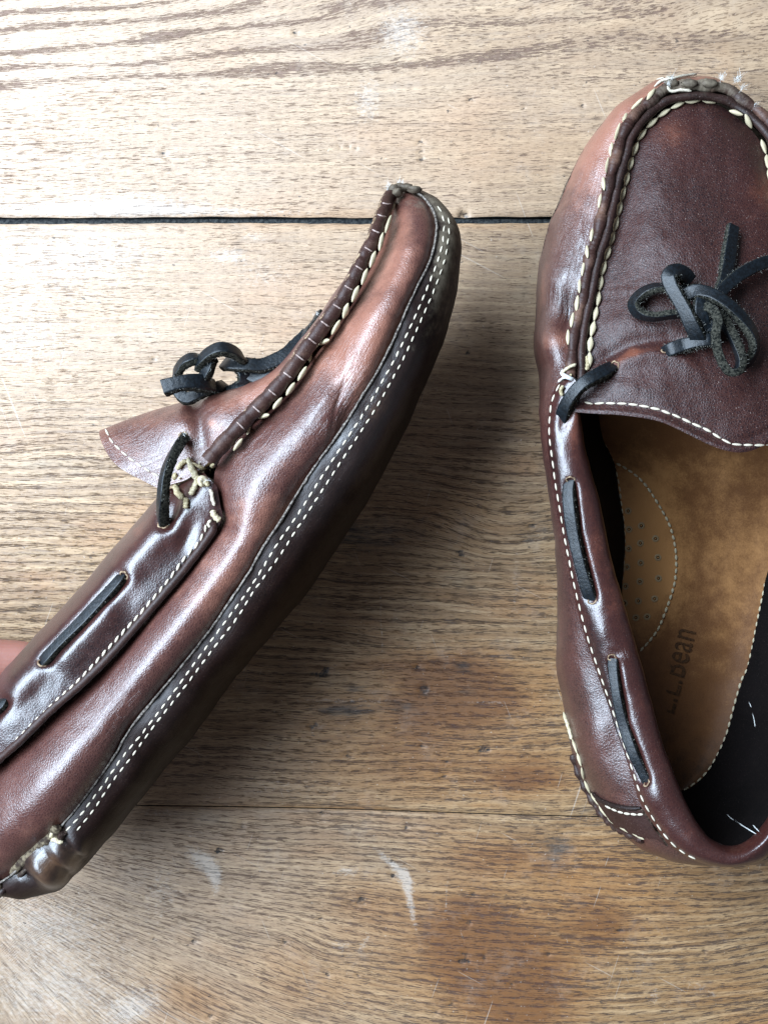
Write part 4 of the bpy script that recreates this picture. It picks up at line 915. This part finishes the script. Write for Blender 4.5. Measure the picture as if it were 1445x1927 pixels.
pQ = guide(Q_pts, [(0, .0405), (.2, .050), (.5, .062), (.8, .0700), (1, .0760)], nP)
pC = guide(C_mid, [(0, .0405), (.15, .051), (.45, .066), (.8, .076), (1, .0805)], nP)
pQm = mirror(pQ, .96); pIm = mirror(pI, 1.0)
plugR = across([pI, pQ, pC, pQm, pIm], 150)
def disp_plR(px, py, G):
    d = .0006 * (fbm(px / 50, py / 50, 3) - .5) * 2
    arc = np.interp(px, [1100, 1140, 1180, 1220, 1255, 1300, 1340], [706, 684, 662, 652, 650, 668, 700])
    t = py - arc; w_ = np.clip((px - 1110) / 30, 0, 1) * np.clip((1330 - px) / 60, 0, 1)
    d += w_ * (.0016 * np.exp(-((t - 16) / 16) ** 2) - .0016 * np.exp(-((t + 14) / 14) ** 2))
    for k_ in range(5): d -= .00016 * np.exp(-((py - 530 - k_ * 9 + (px - 1190) * (.22 - .05 * k_) + 5 * np.sin(px / 31. + k_ * 2)) / 2.8) ** 2) * np.exp(-((px - 1190 - 12 * math.sin(k_ * 3)) / (40 + 9 * (k_ % 3))) ** 2)
    d += .0010 * blob(px, py, 1170, 610, 30, 24) - .0012 * blob(px, py, 1330, 640, 60, 40)
    d += .0012 * blob(px, py, 1180, 730, 50, 22, 10) - .0014 * blob(px, py, 1156, 693, 10, 8) - .0010 * blob(px, py, 1253, 660, 10, 7)
    e = (np.arange(G.shape[1]) / (G.shape[1] - 1.0))[None]; d = d + .0007 * np.exp(-((e - .992) / .006) ** 2) - .0006 * np.exp(-((e - .968) / .007) ** 2)
    return d * np.clip(e * 10, 0, 1)
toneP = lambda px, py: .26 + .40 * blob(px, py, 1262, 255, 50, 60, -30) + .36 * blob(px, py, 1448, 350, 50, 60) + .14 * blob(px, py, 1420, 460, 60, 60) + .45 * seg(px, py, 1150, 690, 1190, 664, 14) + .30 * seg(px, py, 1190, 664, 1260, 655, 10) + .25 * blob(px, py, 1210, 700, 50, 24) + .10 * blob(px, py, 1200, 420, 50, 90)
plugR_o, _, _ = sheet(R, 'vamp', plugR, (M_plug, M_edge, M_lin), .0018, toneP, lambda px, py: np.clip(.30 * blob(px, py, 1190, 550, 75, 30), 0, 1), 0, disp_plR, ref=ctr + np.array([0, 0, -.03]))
R.tree()

# toe ridges (puckered flap and piping)
A_o = np.array(seamo_pts[:20]); 
G_pts = [(1310, 176), (1275, 182), (1251, 178), (1229, 196), (1207, 216), (1185, 247), (1176, 275), (1166, 306), (1157, 335), (1147, 376), (1138, 413), (1132, 445), (1119, 476), (1111, 514), (1108, 540), (1103, 560), (1094, 595), (1088, 630), (1085, 660), (1083, 690)]
gap_p = np.array(G_pts, float)
def ridge_line(pts, zs, n, f=1.0, keep=1.0):
    a = guide(pts, zs, n); b = mirror(a, f)[::-1]; m0 = (a[0] + b[-1]) / 2
    w0 = np.clip(1 - np.arange(n) / 10.0, 0, 1)[:, None] ** 2
    a = a + (m0 - a[0]) * w0; b = b + (m0 - b[-1]) * w0[::-1]
    return np.vstack([b[:-1], a])
r1_px = [tuple(p) for p in (A_o * .46 + gap_p * .54)]; r1_px.append((1070, 716)); r1_px[0] = (1308, 160); r1_px[1] = (1272, 163)
I_a = catmull(np.array(I_pts[:20], float), 20); 
r2_px = [(1311, 180), (1282, 183), (1254, 190), (1238, 201), (1217, 219), (1199, 240), (1186, 262), (1179, 288), (1172, 312), (1164, 340), (1156, 376), (1147, 413), (1140, 445), (1129, 476), (1121, 508), (1116, 536), (1110, 564), (1103, 595), (1097, 630), (1094, 660), (1094, 690), (1094, 716)]
zr = [(0, .0440), (.12, .0435), (.5, .0535), (1, .0640)]
r1 = ridge_line(r1_px, zr, 330); r2 = ridge_line(r2_px, [(a, b + .0003) for a, b in zr], 330)
aa = np.abs(np.linspace(-1, 1, len(r1)))
w1r = (.0022 + .0003 * np.sin(aa * 60)) * (1 - .18 * np.abs(np.cos(np.pi * aa * 17.5)) ** 6) * (1 + rng.normal(0, .03, len(r1)))
ridge1 = tube('toe_ridge', tube_arrays(r1, circ(14, 1, .95), (0, 0, 1), w1r) + rng.normal(0, .00005, (len(r1), 14, 3)), [M_ridge], rootR, ORG_R, attrs=dict(tone=.50 + .2 * np.sin(aa * 40), crease=.3, scuff=np.clip(.75 - aa * 2.4, .05, 1)))
w2r = .0016 * (1 + .05 * np.sin(aa * 90)) * (1 + rng.normal(0, .015, len(r2)))
ridge2 = tube('toe_piping', tube_arrays(r2, circ(12, 1, 1), (0, 0, 1), w2r), [M_ridge], rootR, ORG_R, attrs=dict(tone=.22 + .05 * np.sin(aa * 30), crease=.2, scuff=np.clip(.35 - aa * 1.6, .03, 1)))
R.add_bvh(tube_arrays(r1, circ(14, 1, .95), (0, 0, 1), w1r).reshape(-1, 3), gridF(len(r1), 14, 0, True))
R.add_bvh(tube_arrays(r2, circ(12, 1, 1), (0, 0, 1), w2r).reshape(-1, 3), gridF(len(r2), 12, 0, True))
R.tree()
# torn lumps of leather at the very toe
for (x, y, rx, ry) in ((1262, 158, 13, 7), (1295, 158, 15, 8), (1333, 158, 15, 8), (1368, 156, 14, 8), (1398, 170, 13, 8)):
    P, n_ = R.hit(x, y, .0006)
    if P is None: continue
    a = []; k = 10
    for i in range(9):
        th_ = math.pi * i / 8
        for j in range(k): 
            ph_ = 2 * math.pi * j / k; r = 1 + rng.normal(0, .09)
            a.append(np.array(P) + np.array([math.cos(th_) * rx * .0002 * r, math.sin(th_) * math.cos(ph_) * ry * .0002 * r, math.sin(th_) * math.sin(ph_) * .0016 * r]))
    mesh_obj('torn_edge', np.array(a), gridF(9, k, 0, True), [M_ridge], ridge1, ORG_R, attrs=dict(tone=np.full(90, .15), crease=np.full(90, .4), scuff=np.full(90, .62)))

# ---- stitches of the right shoe
so = [(1236, 166), (1223, 180), (1191, 202), (1166, 240), (1151, 278), (1144, 306), (1139, 331), (1132, 366), (1122, 407), (1114, 442), (1106, 470), (1097, 508), (1091, 536), (1088, 564), (1081, 589), (1070, 627), (1067, 661), (1065, 684)]
stitches(R, ridge1, so, 33, SM_thick, .0018, .90, .0002, slant=.18)
si = I_pts[:20][::-1] + [(1336, 188), (1365, 193), (1387, 201), (1409, 215), (1421, 234), (1431, 262), (1439, 287), (1443, 313), (1450, 350), (1458, 400)]
stitches(R, ridge2, [((x + 7, y + 3) if y > 260 else (x + 4, y + 7)) if x < 1300 else (x - 2, y + 7) for x, y in si], 29, SM_thick, .0021, .97, .0011, slant=-.12)
stitches(R, soleR_o, [(1300, 141), (1262, 145), (1232, 152), (1204, 166), (1190, 176)], 17, SM_fine, .0008, .8, .0003)
cs = [(1052, 722), (1047, 731), (1036, 756), (1032, 784), (1031, 819), (1037, 867), (1042, 908), (1050, 955), (1059, 1009), (1069, 1059), (1078, 1103), (1088, 1144), (1097, 1179), (1106, 1210), (1119, 1248), (1132, 1286), (1148, 1332), (1163, 1379), (1179, 1425), (1194, 1471), (1206, 1505), (1225, 1539), (1243, 1566), (1265, 1591), (1286, 1607), (1308, 1618)]
stitches(R, colR_o, [(x + 3, y - 1) for x, y in cs], 21, SM_fine, .00085, .66, .0002)
ts = [(1100, 753), (1103, 759), (1132, 759), (1179, 760), (1210, 764), (1242, 772), (1273, 783), (1305, 798), (1330, 809), (1352, 823), (1374, 835), (1406, 838), (1445, 837), (1480, 832)]
stitches(R, plugR_o, ts, 21, SM_fine, .0010, .86, .0002)
arc = [(1157, 872), (1173, 880), (1195, 895), (1214, 914), (1229, 936), (1245, 962), (1258, 987), (1267, 1018), (1271, 1053), (1269, 1091), (1262, 1119), (1251, 1150), (1236, 1185), (1217, 1210), (1202, 1226)]
stitches(R, bed_o, arc, 12.5, SM_fine_d, .0011, .78, .0004)
ble = [(1122, 810), (1131, 826), (1146, 854), (1156, 880), (1163, 908), (1169, 955), (1174, 996), (1174, 1043), (1170, 1094)]
stitches(R, bed_o, ble, 14, SM_fine_d, .0007, .7, .0002)
bre = [(1440, 1094), (1434, 1122), (1425, 1166), (1418, 1201), (1412, 1232), (1404, 1262), (1396, 1276), (1387, 1305), (1376, 1345), (1366, 1382), (1350, 1420), (1328, 1455), (1306, 1475), (1284, 1489)]
stitches(R, bed_o, bre, 15, SM_fine_d, .0010, .7, .0002)
# punched holes in the footbed
hl = [(607, 640), (612, 750), (610, 865), (600, 975), (590, 1090), (585, 1190), (685, 728), (680, 832), (682, 950), (677, 1062), (668, 1178), (653, 1278), (770, 805), (785, 918), (788, 1043), (765, 1165), (720, 1272)]
hm = bpy.data.meshes.new('vent_hole'); hv = [(0, 0, -.35)]; hf = []
for j in range(12):
    a = 2 * math.pi * j / 12; hv += [(.6 * math.cos(a), .6 * math.sin(a), .05), (1.0 * math.cos(a), 1.0 * math.sin(a), .22), (1.35 * math.cos(a), 1.35 * math.sin(a), .0)]
for j in range(12):
    k = (j + 1) % 12; a, b = 1 + 3 * j, 1 + 3 * k; hf += [(0, a, b), (a, a + 1, b + 1, b), (a + 1, a + 2, b + 2, b + 1)]
hm.from_pydata(hv, [], hf); hm.materials.append(M_hole); hm.materials.append(M_bed_rim); hm.polygons.foreach_set('material_index', [0, 1, 1] * 12); hm.polygons.foreach_set('use_smooth', [True] * 36); hm.update()
for (x, y) in hl:
    P, n_ = R.hit(x / 3.176 + 990, y / 3.176 + 760, .00012)
    if P is None: continue
    o = bpy.data.objects.new('vent_hole', hm); COL.objects.link(o); o.parent = bed_o
    q_ = n_.to_track_quat('Z', 'Y').to_matrix().to_4x4(); o.matrix_local = Matrix.Translation(P - Vector(ORG_R)) @ q_ @ Matrix.Diagonal((.00105, .00115, .0009, 1))
# stamped lettering on the footbed
tc = bpy.data.curves.new('stamped_lettering', 'FONT'); tc.body = 'L.L.Bean'; tc.size = .0148; tc.extrude = .00008; tc.align_x = 'RIGHT'; tc.space_character = 1.06; tc.offset = .00004
tc.materials.append(M_print); tmp = bpy.data.objects.new('stamped_lettering', tc); COL.objects.link(tmp)
bpy.context.view_layer.update(); tme = bpy.data.meshes.new_from_object(tmp.evaluated_get(bpy.context.evaluated_depsgraph_get())); bpy.data.objects.remove(tmp)
to = bpy.data.objects.new('stamped_lettering', tme); COL.objects.link(to); to.parent = bed_o
P, n_ = R.hit(1309, 1187, .0004); to.matrix_local = Matrix.Translation(P - Vector(ORG_R)) @ Matrix.Rotation(math.radians(75), 4, 'Z') @ Matrix.Diagonal((.66, 1, 1, 1))
# drape the lettering on the leather
vv = to.matrix_local.copy()
inv = vv.inverted()
for v in tme.vertices:
    wv = vv @ v.co; wp = Vector((wv.x + ORG_R[0], wv.y + ORG_R[1], .2)); loc, nn, i_, d_ = R.bvh.ray_cast(Vector((wp.x, wp.y, .03)), Vector((0, 0, -1)))
    if loc is not None: v.co = inv @ Vector((wv.x, wv.y, loc.z + .00010 + (v.co.z > 0) * .00008))
tme.materials.clear(); tme.materials.append(M_print)
# thick threads round the heel
heel_line = [(1062, 1340), (1066, 1355), (1075, 1382), (1085, 1410), (1094, 1438), (1100, 1464), (1110, 1488), (1124, 1508), (1137, 1528), (1156, 1548), (1184, 1563), (1212, 1577)]
nh = stitches(R, wallR_o, heel_line, 27, SM_thick, .0017, .98, .0004, slant=-.1)
thread(R, 'thread', [(1061, 1343), (1070, 1352), (1076, 1372), (1081, 1390)], .0007, M_thread, .0012)
# welt fold behind the heel stitches and the stitched seam of the heel patch
fold = []
for x, y in [(1060, 1345), (1066, 1385), (1078, 1420), (1090, 1458), (1104, 1490), (1122, 1518), (1146, 1546), (1176, 1566), (1210, 1581)]:
    P, n_ = R.hit(x, y, .0002); 
    if P is not None: fold.append(np.array(P))
if len(fold) > 3:
    fold = catmull(fold, 110); fa = np.linspace(0, 1, 110)
    tube('heel_fold', tube_arrays(fold, circ(9, 1, 1), (0, 0, 1), .0013 + .00035 * np.sin(fa * 60)) + rng.normal(0, .00006, (110, 9, 3)), [M_ridge], rootR, ORG_R, attrs=dict(tone=.25, crease=.2, scuff=.35))
def layer(shoe, name, edge_a, edge_b, m, mats, h, th, **kw):
    """a second layer of leather laid on what is there, between two edges given in pixels"""
    a = catmull(np.array(edge_a, float), m); b = catmull(np.array(edge_b, float), m); rows = 16; G = np.zeros((rows, m, 3)); last = None
    for i in range(rows):
        t = i / (rows - 1)
        for j in range(m):
            p = a[j] * (1 - t) + b[j] * t; P, n_ = shoe.hit(p[0], p[1], h)
            if P is None: P = last
            G[i, j] = P; last = P
    for it in range(3): G[1:-1, 1:-1] = (G[1:-1, 1:-1] * 2 + G[:-2, 1:-1] + G[2:, 1:-1] + G[1:-1, :-2] + G[1:-1, 2:]) / 6
    return sheet(shoe, name, G, mats, th, **kw)
hpl, _, _ = layer(R, 'heel_patch', [(1122, 1502), (1140, 1512), (1165, 1520), (1190, 1523), (1209, 1523)], [(1160, 1556), (1190, 1568), (1215, 1574), (1238, 1578), (1256, 1590)], 40, (M_ridge, M_edge_d, M_lin), .0009, .0014, tone=.35, scuff=.05, ref=ctr)
R.tree()
thread(R, 'patch_edge', [(1116, 1490), (1130, 1503), (1150, 1512), (1172, 1518), (1192, 1520), (1206, 1519)], .0009, M_ridge, .0006, twist=False)
stitches(R, hpl, [(1128, 1509), (1150, 1521), (1172, 1529), (1195, 1532), (1211, 1532)], 13, SM_fine, .0010, .85, .0003)
# corner where the toe seam meets the collar
for pts, r, mt in (([(1104, 672), (1107, 690), (1105, 699)], .0008, M_thread_o), ([(1106, 697), (1098, 696), (1085, 699), (1072, 707)], .00095, M_thread_o), ([(1060, 700), (1064, 708), (1075, 715), (1086, 719)], .0007, M_fib), ([(1080, 686), (1072, 692), (1062, 700)], .0006, M_thread), ([(1062, 728), (1058, 736), (1059, 746)], .0007, M_thread_o), ([(1054, 722), (1062, 716), (1068, 712)], .00045, M_fib)):
    thread(R, 'thread', pts, r, mt, .0012)
# loose threads inside
for pts in ([(1402, 1305), (1412, 1322), (1419, 1345), (1424, 1372)], [(1361, 1524), (1372, 1538), (1392, 1552), (1424, 1572)], [(1412, 1545), (1420, 1556), (1430, 1567)]):
    thread(R, 'loose_thread', pts, .00022, M_fib, .0008, k=5)
fibres(R, 'loose_fibres', M_fib, [(W(1263, 150, .047), (0, 1, .3), 26, .0028, .0008), (W(1258, 158, .047), (-.3, .6, .2), 26, .0020, .0016), (W(1358, 148, .047), (-.3, .8, .3), 46, .0022, .0020), (W(1385, 152, .047), (.3, .9, .3), 46, .0026, .0016), (W(1395, 165, .046), (.5, .3, .3), 26, .002, .0014), (W(1060, 705, .064), (-.4, .2, .3), 14, .0014, .0012), (W(1418, 200, .046), (.4, .2, .3), 24, .002, .0020)])
for pts in ([(1232, 166), (1246, 155), (1262, 152), (1284, 147), (1310, 144), (1330, 143)], [(1253, 164), (1262, 169), (1280, 167), (1298, 169)], [(1360, 169), (1372, 166), (1384, 158), (1388, 150)], [(1402, 166), (1412, 172), (1420, 182), (1432, 200), (1442, 216)]):
    thread(R, 'thread', pts, .00055, M_fine, .0008)
fibres(R, 'edge_fuzz', M_edge_d, [(W(x, y, .047), (.3, .6, .3), 14, .0014, .003) for x, y in ((1300, 146), (1340, 146), (1400, 158), (1420, 170), (1436, 186))], None, .00012)

# laces
R.tree()
lace(R, [(1074, 904, -.0015), (1071, 920, .0006), (1073, 955, .0018), (1080, 1005, .0024), (1091, 1055, .0022), (1106, 1108, .0006), (1113, 1128, -.0016)], .0044, .0034, up=(-.55, 0, .83), fuzz=.35)
lace(R, [(1155, 1238, -.0015), (1155, 1256, .0006), (1162, 1310, .0020), (1175, 1365, .0024), (1192, 1415, .0020), (1209, 1452, .0006), (1218, 1470, -.0016)], .0037, .0034, up=(-.55, 0, .83), fuzz=.35)
lace(R, [(1158, 688, .0635), (1146, 696, .0680), (1122, 708, .0715), (1098, 722, .0725), (1080, 740, .0710), (1066, 762, .0680), (1059, 784, .0640), (1057, 797, .0610)], .0046, .0034, up=(-.25, .35, .9), absz=True, fuzz=.4)
for (x, y, r) in ((1157, 688, 8), (1073, 902, 8), (1114, 1130, 8), (1151, 1237, 7), (1217, 1474, 7), (1250, 661, 6)):
    P, n_ = R.hit(x, y, .0002)
    if P is None: continue
    u = n_.orthogonal().normalized(); v = n_.cross(u)
    rg_ = np.array([np.array(P + u * math.cos(t) * r * .00019 * (1 + .15 * math.sin(5 * t)) + v * math.sin(t) * r * .00019) for t in np.linspace(0, 2 * np.pi, 21)])
    tube('lace_hole', tube_arrays(rg_, circ(6, .0003, .00025), tuple(n_)), [M_edge], rootR, ORG_R, caps=False)
bl = lambda pts, w=.0042, t=.0024, **k: lace(R, pts, w, t, n=56, **k)
bl([(1378, 426, .0035, 20), (1373, 460, .0032, 20), (1367, 500, .0034, 18), (1360, 535, .0060, 10), (1352, 560, .0075, 0)], .0048, .0026, name='lace_bow', fuzz=1.0)
bl([(1530, 490, .004), (1480, 486, .005), (1448, 491, .006), (1418, 502, .006), (1390, 518, .0065), (1368, 536, .0075), (1350, 556, .0085), (1335, 575, .0085)], .0042, .0026, name='lace_bow')
bl([(1320, 590, .006, 70), (1300, 588, .006, 75), (1262, 592, .0055, 75), (1225, 596, .005, 75), (1200, 588, .005, 70), (1192, 573, .005, 65), (1202, 557, .005, 60), (1222, 545, .0055, 60), (1250, 541, .006, 60), (1278, 545, .006, 50), (1310, 556, .006, 40)], .0046, .0024, name='lace_bow')
bl([(1296, 528, .004, 10), (1284, 516, .0072, -5), (1268, 512, .0098, -20), (1258, 520, .0108, -28), (1262, 536, .0105, -30), (1274, 558, .0100, -34), (1288, 582, .0095, -38), (1300, 606, .0085, -42), (1312, 632, .006, -40), (1318, 646, .003, -40)], .0050, .0030, name='lace_bow')
bl([(1290, 556, .0065, 10), (1308, 549, .0082, 15), (1330, 552, .0100, 18), (1352, 562, .0112, 20), (1376, 580, .0115, 24), (1400, 606, .0108, 34), (1416, 634, .0092, 50), (1418, 658, .0070, 60), (1408, 678, .0050, 60), (1392, 688, .0035, 50)], .0046, .0028, name='lace_bow')
bl([(1332, 578, .0080, 60), (1344, 588, .0110, 70), (1350, 606, .0128, 75), (1346, 628, .0136, 80), (1348, 654, .0132, 80), (1358, 682, .0122, 80), (1372, 700, .0112, 80), (1388, 698, .0108, 85), (1394, 678, .0108, 90), (1386, 650, .0105, 95), (1374, 624, .0095, 95), (1362, 602, .0080, 90), (1350, 590, .0065, 80)], .0044, .0030, name='lace_bow')
bl([(1252, 662, -.0012, 0), (1264, 657, .0018, 5), (1286, 650, .0035, 10), (1308, 645, .0045, 12), (1330, 641, .0055, 10), (1350, 636, .0045, 0)], .0044, .0032, name='lace_bow')
bl([(1326, 548, .0050), (1320, 568, .0075), (1318, 592, .0080), (1324, 618, .0060), (1332, 640, .0030)], .0050, .0034, name='lace_bow')
bl([(1300, 600, .003), (1322, 612, .0055), (1342, 612, .0060), (1362, 600, .0045)], .0046, .0032, name='lace_bow')

# ================================================================== THE HAND THAT HOLDS THE LEFT SHOE
hand = bpy.data.meshes.new('hand')
HV = [((-.330, -.115, .078), .026), ((-.285, -.092, .074), .030), ((-.250, -.072, .072), .026),
      ((-.222, -.050, .066), .0115), ((-.188, -.0530, .058), .0098), ((-.160, -.0545, .051), .0090), ((-.136, -.0552, .046), .0082), ((-.126, -.0556, .045), .0066),
      ((-.226, -.068, .062), .0115), ((-.200, -.078, .050), .0098), ((-.180, -.084, .042), .0088), ((-.170, -.087, .038), .0064),
      ((-.234, -.084, .058), .0110), ((-.214, -.098, .045), .0094), ((-.198, -.104, .036), .0084), ((-.189, -.107, .031), .0062),
      ((-.244, -.100, .056), .0100), ((-.228, -.115, .045), .0084), ((-.216, -.122, .036), .0076), ((-.209, -.126, .031), .0056),
      ((-.275, -.118, .088), .0140), ((-.246, -.138, .100), .0120), ((-.220, -.146, .106), .0108), ((-.206, -.149, .107), .0080)]
HE = [(0, 1), (1, 2), (2, 3), (3, 4), (4, 5), (5, 6), (6, 7), (2, 8), (8, 9), (9, 10), (10, 11), (2, 12), (12, 13), (13, 14), (14, 15), (1, 16), (16, 17), (17, 18), (18, 19), (0, 20), (20, 21), (21, 22), (22, 23)]
HO = np.array([-.25, -.08, 0])
hand.from_pydata([tuple(np.array(v) - HO) for v, r_ in HV], HE, [])
ho = bpy.data.objects.new('hand', hand); COL.objects.link(ho); ho.location = HO
sk = ho.modifiers.new('skin', 'SKIN'); ho.modifiers.new('sub', 'SUBSURF').levels = 3; ho.modifiers['sub'].render_levels = 3
for i, (v, r_) in enumerate(HV):
    sv = hand.skin_vertices[0].data[i]; sv.radius = (r_, r_); sv.use_root = (i == 0)
mS, nt, b = new_mat('skin'); q = NT(nt); co = q.n('ShaderNodeTexCoord').outputs['Object']
lines = q.noise(q.scale(co, 2600, 500, 500), 1.0, 3, .6); mot = q.noise(co, 90, 4, .6)
nt.links.new(q.mix(mot, (.25, .095, .070), (.36, .16, .12)), b.inputs['Base Color']); b.inputs['Roughness'].default_value = .5  # skin darkened: the finger's shade is put into its colour
b.inputs['Subsurface Weight'].default_value = .25; b.inputs['Subsurface Radius'].default_value = (.006, .002, .001); b.inputs['Subsurface Scale'].default_value = .4
nt.links.new(q.bump(lines, .25, .0003), b.inputs['Normal'])
hand.materials.append(mS)
ho['label'] = 'bare finger of the hand reaching behind the held moccasin at the left edge'; ho['category'] = 'hand'
